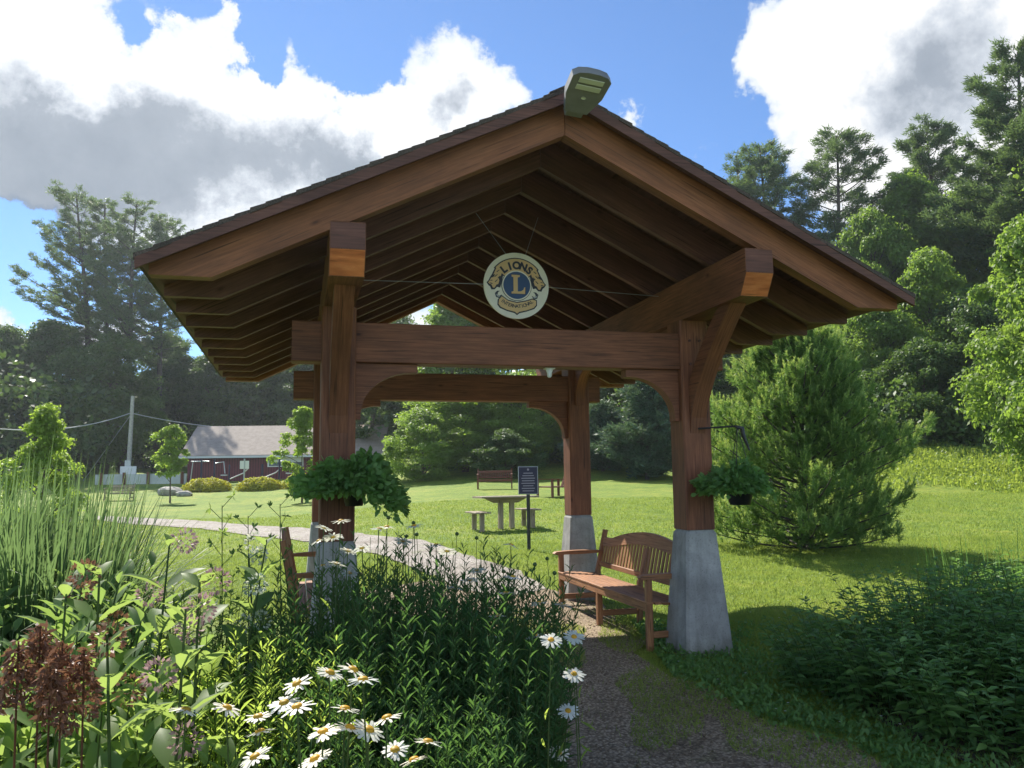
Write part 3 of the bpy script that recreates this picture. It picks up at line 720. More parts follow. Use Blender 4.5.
seg((.12, .33, 3.38), (1.66 - .31, .335, 3.40)); seg((1.66 + .31, .335, 3.40), (3.12, .33, 3.36)); 
seg((1.66 - .09, .335, 3.69), (1.66 - .36, .45, 4.12)); seg((1.66 + .09, .335, 3.69), (1.66 + .26, .45, 4.12))
mb.build('wire', M['steel'], em)

# ------------------------------------------------------------------ solar lamp on the ridge
lp = empty('gable_lamp', wpt(1.655, -1.45, 4.345), TH, 'grey flat street light head fixed to the gable peak', 'lamp')
lp.rotation_euler = (R(66), R(3), TH + R(5)); lp.scale = (1.12, 1, .66)
mb = MB(); outl = [(-.105, .02), (-.125, .20), (-.12, .42), (-.085, .53), (.085, .53), (.12, .42), (.125, .20), (.075, .02)]
mb.prism([(-.08, -.02), (-.13, .22), (-.135, .45), (-.10, .50), (-.04, .52), (.04, .52), (.10, .50), (.135, .45), (.13, .22), (.08, -.02)], lambda a, b, t: (a, -b * .0 + t, b), -.045, .02); mb.build('housing', M['lampgrey'], lp)
for z in (.30, .39):
    mb = MB(); mb.box((-.085, -.052, z), (.085, -.044, z + .06)); mb.build('lens', M['lens'], lp)
mb = MB(); mb.lathe([(0, 0), (.014, 0), (.018, .01)], 12); mb.v = [(x, -.046 - z * .6, .20 + y) for x, y, z in mb.v]; mb.build('sensor', M['lens'], lp)
mb = MB(); mb.box((-.06, -.03, -.10), (.06, .05, .0)); mb.build('mount', M['lampgrey'], lp)
# small white socket under the front tie
sl = empty('socket_light', wpt(1.86, -.02, TB0), TH, 'small white light fixture under the front tie beam', 'light')
mb = MB(); mb.lathe([(0, 0), (.03, 0), (.032, -.02), (.022, -.045), (.02, -.075), (.012, -.085), (0, -.086)], 14); mb.build('bulb', M['white'], sl)
mb = MB(); mb.box((-.045, -.035, -.012), (.045, .035, -.001)); mb.build('mounting_plate', M['white'], sl)

# ------------------------------------------------------------------ benches
def long_bench(L_, nlegs, wm, arch=True):
    root = empty('garden_bench')
    mb = MB()                                        # seat: bench along +x, faces -y
    for k in range(6): mb.beam((0, -.46 + .082 * k, .43 - .006 * k), (L_, -.46 + .082 * k, .43 - .006 * k), .07, .022)
    seat = mb.build('seat', wm, root)
    mb = MB(); mb.beam((.02, -.475, .385), (L_ - .02, -.475, .385), .028, .075); mb.beam((.02, -.02, .36), (L_ - .02, -.02, .36), .028, .07); mb.build('seat_rail', wm, root)
    mb = MB(); n = 24; rise = .13 if arch else 0
    def topz(x): t = min(1, max(0, (x / L_ - .12) / .76)); return .84 + rise * math.sin(math.pi * t) ** .9
    yb = lambda z: .02 + (z - .42) * .22
    pts = [(L_ * k / n, topz(L_ * k / n)) for k in range(n + 1)]
    poly = pts + [(L_ * k / n, topz(L_ * k / n) - .10 - .3 * (topz(L_ * k / n) - .84)) for k in range(n, -1, -1)]
    mb.prism(poly, lambda a, b, t: (a, yb(b) + t, b), -.018, .018)
    mb.beam((0, yb(.52), .52), (L_, yb(.52), .52), .03, .06)
    br = mb.build('backrest', wm, root)
    ns = int(L_ / .085); mb = MB()
    for k in range(1, ns):
        x = L_ * k / ns; zt = topz(x) - .08; mb.beam((x, yb(.54), .54), (x, yb(zt), zt), .05, .016, (0, 1, 0))
    mb.build('slats', wm, br)
    for k in range(nlegs):
        x = .035 + (L_ - .07) * k / (nlegs - 1); end = k in (0, nlegs - 1)
        mb = MB(); mb.beam((x, -.46, 0), (x, -.46, .66 if end else .40), .06, .06, (0, 1, 0)); mb.build('leg', wm, root)
        mb = MB(); mb.beam((x, .0, 0), (x, .02, .45), .06, .06, (0, 1, 0)); mb.beam((x, .02, .44), (x, yb(.93), .93 if end else .8), .06, .055, (0, 1, 0)); mb.build('leg', wm, root)
        mb = MB(); mb.beam((x, -.43, .14), (x, -.03, .14), .04, .06); mb.build('stretcher', wm, root)
        if end:
            mb = MB(); n2 = 8; poly = [(-.53, .645), (-.56, .66), (-.53, .68)] + [(-.53 + .6 * j / n2, .68 + .012 * math.sin(math.pi * j / n2)) for j in range(1, n2 + 1)] + [(.07, .655), (-.2, .645)]
            mb.prism(poly, lambda a, b, t, x=x: (x + t, a, b), -.045, .045); mb.build('armrest', wm, root)
    return root
b1 = long_bench(2.66, 3, M['bench'])
b1.name = 'garden_bench'; tag(b1, 'long reddish wooden bench with arched slatted back between the right hand posts', 'bench')
b1.rotation_euler = (0, 0, TH - math.pi / 2); b1.location = wpt(3.30, 2.80, 0)
b2 = copy_tree(b1); tag(b2, 'wooden bench seen end on behind the left front post', 'bench'); b2.rotation_euler = (0, 0, TH + math.pi / 2); b2.location = wpt(-.30, .45, 0); b2.scale = (.8, 1, 1.16)
b3 = long_bench(1.5, 2, M['grey_wood'], False); tag(b3, 'grey brown park bench on the far lawn left of the red building', 'bench')
p = on_ground(121, 500); b3.location = p; b3.location.x -= .75; 
b4 = long_bench(1.6, 2, M['dark_bench'], False); tag(b4, 'dark brown park bench at the edge of the woods left of the blue sign', 'bench')
p = on_ground(495, 489); b4.location = p; b4.location.x -= .8
# wooden swing / lounger partly behind the right rear post
gl = empty('wooden_lounger', on_ground(556, 497), R(-62), 'low reddish wooden lounger with tall fan back beyond the rear right post', 'chair')
mb = MB(); mb.box((-.55, -.5, .36), (.55, .5, .41)); mb.build('seat', M['dark_bench'], gl)
mb = MB()
for k in range(5): mb.beam((-.4 + .2 * k, .5, .36), (-.28 + .14 * k, .82, 1.5 - .06 * abs(k - 2)), .15, .025, (0, 1, 0))
mb.build('backrest', M['dark_bench'], gl)
for x in (-.55, .55):
    mb = MB(); mb.beam((x, -.5, .68), (x, .5, .66), .12, .03); mb.build('armrest', M['dark_bench'], gl)
    for y in (-.48, .45): mb = MB(); mb.beam((x, y, 0), (x, y, .66), .08, .08, (0, 1, 0)); mb.build('leg', M['dark_bench'], gl)

# picnic table and its two seats (separate pieces standing on the lawn)
pt = empty('picnic_table', on_ground(506, 529), R(20), 'weathered grey picnic table on the lawn behind the pavilion', 'table')
mb = MB()
for k in range(5): mb.beam((-.72, -.30 + .15 * k, .76), (.72, -.30 + .15 * k, .76), .14, .04)
mb.build('tabletop', M['grey_wood'], pt)
for x in (-.13, .15):
    mb = MB(); mb.beam((x, 0, 0), (x, 0, .70), .11, .11, (0, 1, 0)); mb.build('leg', M['grey_wood'], pt)
mb = MB(); mb.prism([(-.55, .738), (.55, .738), (.3, .62), (-.3, .62)], lambda a, b, t: (a, t, b), -.04, .04); mb.build('support', M['grey_wood'], pt)
for i, (px, py, lb) in enumerate(((481, 531, 'small grey wooden seat left of the picnic table'), (531, 527, 'small grey wooden seat right of the picnic table behind the sign post'))):
    s_ = empty('low_bench', on_ground(px, py), R(20), lb, 'bench', 'seats beside the picnic table')
    mb = MB()
    for k in range(3): mb.beam((-.2 + .13 * k, -.42, .43), (-.2 + .13 * k, .42, .43), .12, .035)
    mb.build('seat', M['grey_wood'], s_)
    for y in (-.3, .3): mb = MB(); mb.beam((-.07, y, 0), (-.07, y, .41), .11, .06, (0, 1, 0)); mb.build('leg', M['grey_wood'], s_)

# blue information sign
sg = empty('information_sign', on_ground(529, 550), R(4), 'dark blue notice sign with pale rim on a black post', 'sign')
mb = MB(); mb.tube([(0, 0, -.1), (0, 0, 1.16)], .035, 10); mb.build('post', M['black'], sg)
mb = MB(); mb.box((-.19, -.045, 1.05), (.19, -.03, 1.58)); pn = mb.build('panel', M['signrim'], sg)
mb = MB(); mb.box((-.178, -.049, 1.062), (.178, -.044, 1.568)); mb.build('panel_face', M['signblue'], pn)
mb = MB(); mb.lathe([(0, 0), (.022, 0)], 12); mb.v = [(x, -.0515, 1.52 + y) for x, y, z in mb.v]
for k, w_ in enumerate((.09, .11, .13, .12, .13, .10, .125, .11)): 
    mb.add([(-w_, -.0515, 1.46 - k * .048), (w_, -.0515, 1.46 - k * .048), (w_, -.0515, 1.443 - k * .048), (-w_, -.0515, 1.443 - k * .048)], [(3, 2, 1, 0)])
mb.build('printing', M['faint'], pn)

# ------------------------------------------------------------------ hanging baskets
def basket(loc, lab, R_, H_, n, pot=True, skew=(0, 0), potr=.14, trail=0):
    b_ = empty('hanging_basket', loc, 0, lab, 'hanging basket')
    if pot:
        mb = MB(); mb.lathe([(0, -.17), (potr * .62, -.17), (potr * .95, -.02), (potr, 0), (potr * .9, 0), (potr * .8, -.03), (0, -.03)], 20); mb.build('pot', M['pot'], b_)
    acc = Acc(); 
    d = rdir(n); d[:, 2] = np.abs(d[:, 2]) * .9 - .25; r_ = npr.random(n) ** .35
    lump = 1 + .35 * np.sin(d[:, 0] * 5 + 1) * np.cos(d[:, 1] * 4) + .2 * np.sin(d[:, 2] * 9 + d[:, 0] * 7)
    P = d * r_[:, None] * np.array([R_, R_, H_]) * lump[:, None] + np.array([skew[0], skew[1], .0])
    P[:, 2] -= trail * np.clip(P[:, 0] / R_, 0, 1) ** 2
    acc.add(*inst(LEAF, LF, P, d * .8 + rdir(n) * .7 + np.array([0, 0, -.25]), rdir(n, 1.2), np.stack([npr.uniform(.028, .05, n), npr.uniform(.05, .085, n), np.full(n, .05)], 1)))
    acc.build('foliage', M['dkplant'], b_); return b_
hb = basket(wpt(3.48, -.42, 1.50), 'dark pot of trailing green leaves hanging beside the right front post', .29, .24, 2200, skew=(-.05, 0))
mb = MB(); q = hb.location
br = empty('basket_bracket', (0, 0, 0), 0, 'black iron bracket arm on the right front post', 'bracket')
a_, b__ = wpt(W, -S - .004, 2.02), wpt(W + .26, -.36, 2.03)
mb.tube([a_, b__], .009, 6); mb.tube([b__, b__ + Vector((.06, 0, -.02)), b__ + Vector((.07, 0, -.09)), b__ + Vector((.12, 0, -.22))], [.012, .022, .018, .008], 6); mb.build('arm', M['black'], br)
mb = MB()
for k in range(3):
    t = k * 2.1; mb.tube([b__ + Vector((.02, 0, 0)) - q, (.13 * math.cos(t), .13 * math.sin(t), .0)], .0035, 5)
mb.build('chain', M['black'], hb)
basket(wpt(.12, -.36, 1.56), 'wide hanging basket of green leaves in front of the left front post', .40, .30, 5200, skew=(.02, -.03), trail=.2, potr=.11)

# ------------------------------------------------------------------ distant left side
rb_o = on_ground(280, 489)
DB = 62.0
rb = empty('red_building', (at(187, 480, DB).x, DB, ground(at(187, 480, DB).x, DB) - .1), R(3), 'low dark red building with a tan roof beyond the lawn', 'building')
Lb = 14.5; hw = 2.65; gz = rb.location.z; zr = at(250, 427, DB + 3).z - gz; hw = at(250, 456, DB).z - gz
mb = MB(); mb.box((0, 0, 0), (Lb, 7, hw)); mb.build('wall', M['redwall'], rb)
mb = MB(); mb.prism([(-.5, hw - .06), (3.5, zr), (7.5, hw - .06), (7.5, hw + .06), (3.5, zr + .14), (-.5, hw + .08)], lambda a, b, t: (t, a, b), -.5, Lb + .3); mb.build('roof', M['redroof'], rb)
mb = MB(); mb.box((-.52, -.56, hw - .14), (Lb + .32, -.51, hw + .02)); mb.build('fascia', M['steel'], rb)
wn = MB().box((6.0, -.05, 1.15), (8.7, -.02, 1.95)).build('window', M['white'], rb)
MB().box((6.12, -.07, 1.22), (8.58, -.052, 1.5)).build('pane', M['glass'], wn)
MB().box((9.6, -.04, 0), (10.5, -.01, 2.0)).build('door', M['dark_bench'], rb)
# outdoor exercise frames in front of it
ex_x = (200, 213, 226, 243, 256, 268, 283)
def frame_station(px, kind, lab):
    p = at(px, 484, 56); e_ = empty('exercise_station', (p.x, 56, ground(p.x, 56)), R(10 * kind), lab, 'exercise equipment', 'outdoor exercise machines by the red building')
    mb = MB(); mb.tube([(0, 0, 0), (0, 0, 1.9 if kind != 2 else 1.5)], .06, 8); mb.build('post', M['signblue'] if kind != 3 else M['steel'], e_)
    mb = MB()
    if kind == 0: mb.tube([(-.7, 0, 1.75), (.5, 0, 1.75)], .04, 6); mb.tube([(-.6, 0, 1.7), (-.75, 0, .2)], .035, 6)
    if kind == 1: mb.tube([(0, 0, 1.6), (.6, 0, 1.7), (.7, 0, .9)], .04, 6); mb.box((.45, -.2, .75), (.85, .2, .83))
    if kind == 2: mb.tube([(0, 0, .5), (.9, 0, .9), (1.2, 0, 1.2)], .04, 6); mb.tube([(0, 0, .4), (-.4, 0, .05)], .04, 6)
    if kind == 3: mb.box((-.3, -.03, 1.2), (.3, .03, 1.75))
    mb.build('arm', M['steel'] if kind != 3 else M['white'], e_)
for i, (px, k, lab) in enumerate(((201, 0, 'exercise pole with a high crossbar, leftmost before the red building'), (214, 1, 'exercise machine with hanging seat arm, second from left by red building'), (229, 2, 'low rowing style exercise machine before red building'), (244, 3, 'grey board on a pole before the red building wall'), (262, 2, 'exercise machine with slanted bars under building window'), (279, 1, 'blue exercise post right of the building window'))): frame_station(px, k, lab)
# pale fence panels with posts
fn = empty('pale_fence', (0, 0, 0), 0, 'low pale fence with dark posts left of the red building', 'fence')
fx0, fx1 = at(95, 480, 60).x, at(186, 480, 60).x; fz = ground((fx0 + fx1) / 2, 60)
MB().box((fx0, 60, fz - .1), (fx1, 60.12, at(140, 474, 60).z)).build('panel', M['stone_white'], fn)
for px in (101, 124, 148, 182):
    x = at(px, 480, 59.9).x; MB().box((x - .09, 59.82, fz - .1), (x + .09, 59.98, at(140, 473, 60).z + .05)).build('post', M['dark_bench'], fn)
# utility pole, guard and wires
pp = at(128, 476, 61.5); gzp = ground(pp.x, 61.5)
up_ = empty('utility_pole', (pp.x, 61.5, gzp), 0, 'grey wooden utility pole left of the red building', 'utility pole')
ph = at(131, 396, 61.5).z - gzp
MB().tube([(0, 0, 0), (.12, 0, ph)], [.19, .13], 10).build('pole', M['polewood'], up_)
MB().box((-.45, -.35, .5), (.75, -.25, 1.25)).build('meter_box', M['white'], up_)
MB().box((-.15, -.3, 1.2), (.3, -.2, 1.7)).build('bracket_plate', M['steel'], up_)
MB().tube([(0.1, 0, ph * .8), (-4.4, 2, .2)], .03, 5).build('guy_wire', M['steel'], up_)
def wire(p, q, sag, lab):
    mb = MB(); pts = [Vector(p).lerp(Vector(q), k / 20) - Vector((0, 0, sag * 4 * (k / 20) * (1 - k / 20))) for k in range(21)]
    tag(mb.tube(pts, .035, 5).build('overhead_wire', M['guard'], None), lab, 'wire')
wire(at(130.5, 413, 61.5), at(-60, 420, 45), .9, 'overhead wire sagging left from the utility pole')
wire(at(131, 413, 61.5), at(330, 424, 75), .8, 'overhead wire running right behind the red building roof')

# ------------------------------------------------------------------ foliage generators
def crown_mesh(name, H, Rr, z0, ncl, per, ls, m, seed, flat=.75, top=1.0, open_=.0, aspect=1.25):
    """broadleaf crown: leaf clumps through an uneven envelope"""
    g = np.random.default_rng(seed); acc = Acc()
    ph = g.random(8) * 6.28
    cs = []
    while len(cs) < ncl:
        z = g.random() ** .9; th = g.random() * 6.283
        prof = (math.sin(math.pi * min(1, z * .86 + .14)) ** .55) * (1 - .25 * z ** 3 * top)
        lump = 1 + .22 * math.sin(2 * th + ph[0] + 3 * z) + .16 * math.sin(3 * th + ph[1] - 5 * z) + .12 * math.sin(7 * z + ph[2])
        r_ = Rr * prof * lump * (g.random() ** .33 if g.random() < .75 else g.random())
        cs.append((r_ * math.cos(th), r_ * math.sin(th), z0 + (H - z0) * z))
    cs = np.array(cs); cr = Rr * g.uniform(.12, .32, ncl)
    n = ncl * per; ci = np.repeat(np.arange(ncl), per)
    d = g.normal(size=(n, 3)); d = unit(d); d[:, 2] = np.where(g.random(n) < .6, np.abs(d[:, 2]), d[:, 2])
    rr = cr[ci] * g.random(n) ** .45
    P = cs[ci] + d * rr[:, None] * np.array([1, 1, flat])
    nn = unit(d * .6 + unit(g.normal(size=(n, 3))) * .75 + np.array([0, 0, .45]))
    dd = unit(np.cross(nn, unit(g.normal(size=(n, 3)))) + np.array([0, 0, -.25]))
    sz = ls * g.uniform(.65, 1.35, n)
    v = np.clip(.5 * g.random(n) + .5 * g.random(ncl)[ci], 0, 1)
    acc.add(*inst(RHOMB, RF, P, dd, nn, np.stack([sz * .75, sz * aspect, sz], 1), v))
    return acc, cs
def broad(name, loc, H, Rr, z0, ncl, per, ls, m, seed, lab, bark='bark', cat='tree', group=None, tr=None, **k):
    t = empty(name, loc, rnd.random() * 6.28, lab, cat, group)
    acc, cs = crown_mesh(name, H, Rr, z0, ncl, per, ls, m, seed, **k); acc.build('crown', m, t)
    mb = MB(); tr = tr or H * .018 + .03; zt = z0 + (H - z0) * .7
    pts = [Vector((math.sin(i * .9 + seed) * .012 * H * i / 6, math.cos(i * 1.3 + seed) * .012 * H * i / 6, -.2 + (zt + .2) * i / 6)) for i in range(7)]
    mb.tube(pts, [tr * 1.25] + [tr * (1 - i / 7.5) for i in range(1, 7)], 8)
    g = random.Random(seed)
    for j in range(min(12, len(cs))):
        c = Vector(cs[g.randrange(len(cs))]); zz = max(z0 * .8, min(zt * .95, c.z - Rr * .5)); f = zz / zt; b0 = Vector((pts[3].x, pts[3].y, zz)); mid = b0.lerp(c, .5) + Vector((0, 0, .06 * H * .3))
        mb.tube([b0, mid, c], [tr * .5 * (1.15 - f), tr * .3, tr * .1], 5)
    mb.build('trunk', M[bark], t); return t
def place(proto, loc, rz, s, lab, m=None, group=None, sx=1.0, name=None):
    c = copy_tree(proto); c.location = loc; c.rotation_euler = (0, 0, rz); c.scale = (s * sx, s * sx, s); c['label'] = lab
    if group: c['group'] = group
    if name: c.name = name
    for k in kids(c):
        if m is not None and k.name.startswith('crown'):
            k.material_slots[0].link = 'OBJECT'; k.material_slots[0].material = m
    return c
def pine(name, loc, H, Rr, z0f, lab, seed, m, lean=(0, 0), wind=(0, 0), tuft=.42, spr=.8, cat='pine tree', tufts=1.0, prof_pow=1.0, horiz=.12):
    g = np.random.default_rng(seed); t = empty(name, loc, 0, lab, cat)
    f = lambda z: np.array([lean[0] * (z / H) ** 1.3 + .12 * math.sin(z * .3 + seed), lean[1] * (z / H), z])
    mb = MB(); tr = H * .011 + .03
    mb.tube([tuple(f(H * k / 12) - np.array([0, 0, .3 if k == 0 else 0])) for k in range(13)], [tr * (1.15 - k / 12) + .02 for k in range(13)], 8)
    Ps, Ds = [], []
    z = H * z0f
    while z < H * .985:
        rel = (z / H - z0f) / (1 - z0f)
        L0 = Rr * (min(1, rel * 4 + .35) * (1 - rel) ** .62 * prof_pow + .10)
        nb = g.integers(3, 6); a0 = g.random() * 6.28
        for k in range(nb):
            a = a0 + k * 6.283 / nb + g.normal() * .3; Lb = L0 * g.uniform(.45, 1.2)
            dv = np.array([math.cos(a) + wind[0], math.sin(a) + wind[1], 0]); dv /= np.linalg.norm(dv)
            b0 = f(z); n = 6; pts = []
            lift = horiz + .5 * rel
            for i in range(n + 1):
                s = i / n; pts.append(b0 + dv * Lb * s + np.array([0, 0, Lb * (lift * s + .18 * s * s)]))
            mb.tube([tuple(p) for p in pts], [.012 * Lb + .02] + [.010 * Lb * (1 - i / (n + 1)) + .012 for i in range(1, n + 1)], 4, False)
            nt = max(4, int(Lb * 5.5 * tufts)); side = np.array([-dv[1], dv[0], 0])
            for q in range(nt):
                s = g.uniform(.28, 1.0) ** .75; i = min(n - 1, int(s * n)); fr = s * n - i
                pb = pts[i] * (1 - fr) + pts[i + 1] * fr; wv = spr * Lb * .33 * (1.15 - s) + .25
                off = side * g.normal() * wv * .6 + np.array([0, 0, g.normal() * .12 + .1])
                Ps.append(pb + off); Ds.append(dv * .7 + side * np.sign(off @ side) * g.random() * .8 + np.array([0, 0, .3]))
        z += H * .028 * g.uniform(.7, 1.5)
    Ps, Ds = np.array(Ps), unit(np.array(Ds)); nn = 26; K = len(Ps)
    P = np.repeat(Ps, nn, 0) + g.normal(size=(K * nn, 3)) * tuft * np.array([.42, .42, .2]); Dd = unit(np.repeat(Ds, nn, 0) + unit(g.normal(size=(K * nn, 3))) * .8)
    v = np.clip(np.repeat(g.random(K), nn) * .6 + g.random(K * nn) * .4, 0, 1)
    acc = Acc(); acc.add(*inst(NEED, NF, P, Dd, unit(g.normal(size=(K * nn, 3))), np.stack([np.full(K * nn, .075), g.uniform(.22, .4, K * nn) * tuft / .42, np.ones(K * nn)], 1), v))
    acc.build('crown', m, t); mb.build('trunk', M['pinebark'], t); return t
def hgt(px, ytop, Y): 
    p = at(px, ytop, Y); return p.x, ground(p.x, Y), p.z - ground(p.x, Y)

# ---- left white pines
for px, yt, Y, lean, rr, sd, lab in ((84, 193, 78, (-2.6, 0), 6.2, 3, 'tall white pine leaning left, leftmost of the pines above the left woods'),
                                    (108, 204, 80, (-1.0, 0), 5.2, 4, 'tall white pine second from left above the left woods'),
                                    (136, 203, 77, (.2, 0), 5.2, 5, 'tall straight white pine third from left above the left woods'),
                                    (166, 222, 79, (.3, 0), 5.2, 6, 'white pine just left of the pavilion eave, fourth in its row')):
    x, z, H = hgt(px, yt, Y); pine('white_pine', (x - lean[0] * .75, Y, z), H, rr, .42, lab, sd, M['pineneedle'], lean, (-.5, 0), tufts=1.2, spr=.9, tuft=.36)
# ---- right and centre pines
x, z, H = hgt(830, 136, 60); pine('white_pine', (x, 60, z), H, 4.6, .45, 'dark spreading pine with flat tiers standing against the sky', 21, M['pineneedle'], (.4, 0), (.1, 0), spr=1.0, tufts=1.15, horiz=.02)
x, z, H = hgt(760, 147, 64); pine('white_pine', (x, 64, z), H, 4.0, .45, 'dark pine top just above the right roof slope', 22, M['pineneedle'], (0, 0), tufts=1.4)
x, z, H = hgt(738, 156, 66); pine('white_pine', (x, 66, z), H, 2.4, .5, 'small pine top left of its neighbour above the right roof slope', 23, M['pineneedle'], (0, 0), tufts=1.2)
x, z, H = hgt(928, 128, 62); pine('white_pine', (x, 62, z), H, 4.2, .4, 'dark pine rising behind the broad trees on the right', 24, M['pineneedle'], (0, 0), tufts=1.9)
x, z, H = hgt(1012, 52, 50); pine('white_pine', (x, 50, z), H, 5.2, .35, 'very tall pine at the right edge of the picture', 25, M['pineneedle'], (.3, 0), tufts=2.0)

# ---- broadleaf prototypes
pA = broad('maple_tree', (0, 0, 0), 12, 4.6, 1.0, 150, 330, .19, M['maple'], 1, 'x')
pB = broad('leafy_tree', (0, 0, 0), 15, 4.2, .8, 170, 330, .19, M['maple'], 2, 'x', top=1.6)
pC = broad('bushy_tree', (0, 0, 0), 7, 3.6, .1, 110, 300, .16, M['maple'], 3, 'x')
HA = {0: (pA, 12, 4.6), 1: (pB, 15, 4.2), 2: (pC, 7, 3.6)}
used = set()
def btree(px, yt, Y, wpx, kind, m, lab, rz=None, group=None):
    x, z, H = hgt(px, yt, Y); pr, h0, r0 = HA[kind]; s = H / (h0 * 1.02); rw = wpx / FPX * Y / 2
    if kind not in used:
        used.add(kind); o = pr
        for k in kids(o):
            if k.name.startswith('crown'): k.material_slots[0].link = 'OBJECT'; k.material_slots[0].material = M[m]
        o.location = (x, Y, z); o.rotation_euler = (0, 0, rnd.random() * 6); o.scale = (rw / r0, rw / r0, s); o['label'] = lab
        if group: o['group'] = group
        return o
    return place(pr, (x, Y, z), rnd.random() * 6.28, s, lab, M[m], group, sx=(rw / r0) / s)
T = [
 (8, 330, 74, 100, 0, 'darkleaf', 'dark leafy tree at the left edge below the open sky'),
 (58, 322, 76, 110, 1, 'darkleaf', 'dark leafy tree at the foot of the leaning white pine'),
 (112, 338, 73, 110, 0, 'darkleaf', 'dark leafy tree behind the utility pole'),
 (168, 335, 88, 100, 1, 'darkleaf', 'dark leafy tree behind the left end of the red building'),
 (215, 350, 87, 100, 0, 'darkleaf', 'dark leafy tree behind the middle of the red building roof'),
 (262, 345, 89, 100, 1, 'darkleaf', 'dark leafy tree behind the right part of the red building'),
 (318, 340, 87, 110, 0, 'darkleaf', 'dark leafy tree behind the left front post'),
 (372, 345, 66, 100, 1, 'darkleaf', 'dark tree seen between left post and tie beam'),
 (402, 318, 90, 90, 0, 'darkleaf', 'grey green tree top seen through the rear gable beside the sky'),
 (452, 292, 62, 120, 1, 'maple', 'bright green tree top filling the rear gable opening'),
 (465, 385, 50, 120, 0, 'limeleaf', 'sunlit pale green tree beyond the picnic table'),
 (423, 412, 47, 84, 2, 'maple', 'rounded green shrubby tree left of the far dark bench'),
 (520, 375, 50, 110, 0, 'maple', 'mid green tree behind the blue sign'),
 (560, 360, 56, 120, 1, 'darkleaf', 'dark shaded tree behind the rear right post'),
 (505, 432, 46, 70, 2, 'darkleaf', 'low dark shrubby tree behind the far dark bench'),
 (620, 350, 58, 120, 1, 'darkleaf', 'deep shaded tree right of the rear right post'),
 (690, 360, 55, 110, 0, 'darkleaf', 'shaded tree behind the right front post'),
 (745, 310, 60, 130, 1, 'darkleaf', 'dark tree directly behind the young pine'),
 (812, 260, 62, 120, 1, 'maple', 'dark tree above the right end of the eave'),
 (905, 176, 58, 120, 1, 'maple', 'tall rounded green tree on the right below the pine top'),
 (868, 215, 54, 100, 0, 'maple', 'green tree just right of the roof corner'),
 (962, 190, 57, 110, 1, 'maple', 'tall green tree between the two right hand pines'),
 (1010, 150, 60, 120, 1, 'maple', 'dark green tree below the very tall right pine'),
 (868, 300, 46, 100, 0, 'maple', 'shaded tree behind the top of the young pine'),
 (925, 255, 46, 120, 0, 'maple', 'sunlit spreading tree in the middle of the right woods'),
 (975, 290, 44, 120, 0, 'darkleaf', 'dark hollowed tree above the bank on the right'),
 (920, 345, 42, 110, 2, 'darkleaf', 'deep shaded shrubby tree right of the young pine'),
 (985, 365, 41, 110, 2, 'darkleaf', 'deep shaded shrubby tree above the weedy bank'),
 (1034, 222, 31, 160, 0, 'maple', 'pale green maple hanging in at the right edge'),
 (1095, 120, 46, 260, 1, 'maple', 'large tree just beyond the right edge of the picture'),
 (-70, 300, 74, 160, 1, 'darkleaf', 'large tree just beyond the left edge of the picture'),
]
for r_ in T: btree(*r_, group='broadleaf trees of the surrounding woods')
# spruce seen under the pavilion
x, z, H = hgt(645, 382, 44); pine('spruce_tree', (x, 44, z), H, 2.6, .06, 'blue green spruce in the shade under the tie beam', 31, M['spruceneedle'], tuft=.34, tufts=1.3, cat='spruce tree', horiz=-.1)
x, z, H = hgt(600, 410, 47); pine('spruce_tree', (x, 47, z), H, 2.2, .06, 'small dark spruce just right of the rear right post', 32, M['spruceneedle'], tuft=.34, tufts=1.2, cat='spruce tree', horiz=-.1)

# ---- far-off wood as one mass
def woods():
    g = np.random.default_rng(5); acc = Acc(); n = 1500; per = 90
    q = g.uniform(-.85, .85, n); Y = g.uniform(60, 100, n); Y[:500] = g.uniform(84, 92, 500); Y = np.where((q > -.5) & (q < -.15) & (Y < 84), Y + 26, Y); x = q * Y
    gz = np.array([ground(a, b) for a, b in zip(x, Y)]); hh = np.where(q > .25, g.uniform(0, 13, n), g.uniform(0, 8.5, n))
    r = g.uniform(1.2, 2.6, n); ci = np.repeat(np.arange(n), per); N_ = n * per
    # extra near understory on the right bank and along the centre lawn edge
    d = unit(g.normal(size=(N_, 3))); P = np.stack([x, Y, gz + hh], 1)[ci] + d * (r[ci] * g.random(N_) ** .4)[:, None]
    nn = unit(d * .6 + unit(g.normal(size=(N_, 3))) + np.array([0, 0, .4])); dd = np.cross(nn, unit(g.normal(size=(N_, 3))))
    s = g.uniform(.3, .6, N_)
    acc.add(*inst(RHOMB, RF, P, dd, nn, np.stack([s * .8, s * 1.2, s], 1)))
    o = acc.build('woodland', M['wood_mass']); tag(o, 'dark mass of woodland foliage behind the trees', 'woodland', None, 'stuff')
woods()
def undergrowth():
    g = np.random.default_rng(15); acc = Acc(); C_ = []
    for _ in range(260):
        q = g.uniform(-.12, .85); Y = g.uniform(51, 58) if q < .35 else g.uniform(39, 46); C_.append((q * Y, Y, g.uniform(0, 2.2 if q > .3 else 3.2), g.uniform(.7, 1.5)))
    for x, Y, h, r in C_:
        n = 260; d = unit(g.normal(size=(n, 3))); P = np.array([x, Y, ground(x, Y) + h]) + d * (r * g.random(n) ** .4)[:, None]
        nn = unit(d * .6 + unit(g.normal(size=(n, 3))) + np.array([0, 0, .4])); s = g.uniform(.14, .3, n)
        acc.add(*inst(RHOMB, RF, P, np.cross(nn, unit(g.normal(size=(n, 3)))), nn, np.stack([s * .8, s * 1.2, s], 1)))
    tag(acc.build('undergrowth', M['darkleaf']), 'low shaded brush along the foot of the woods', 'undergrowth', None, 'stuff')
undergrowth()
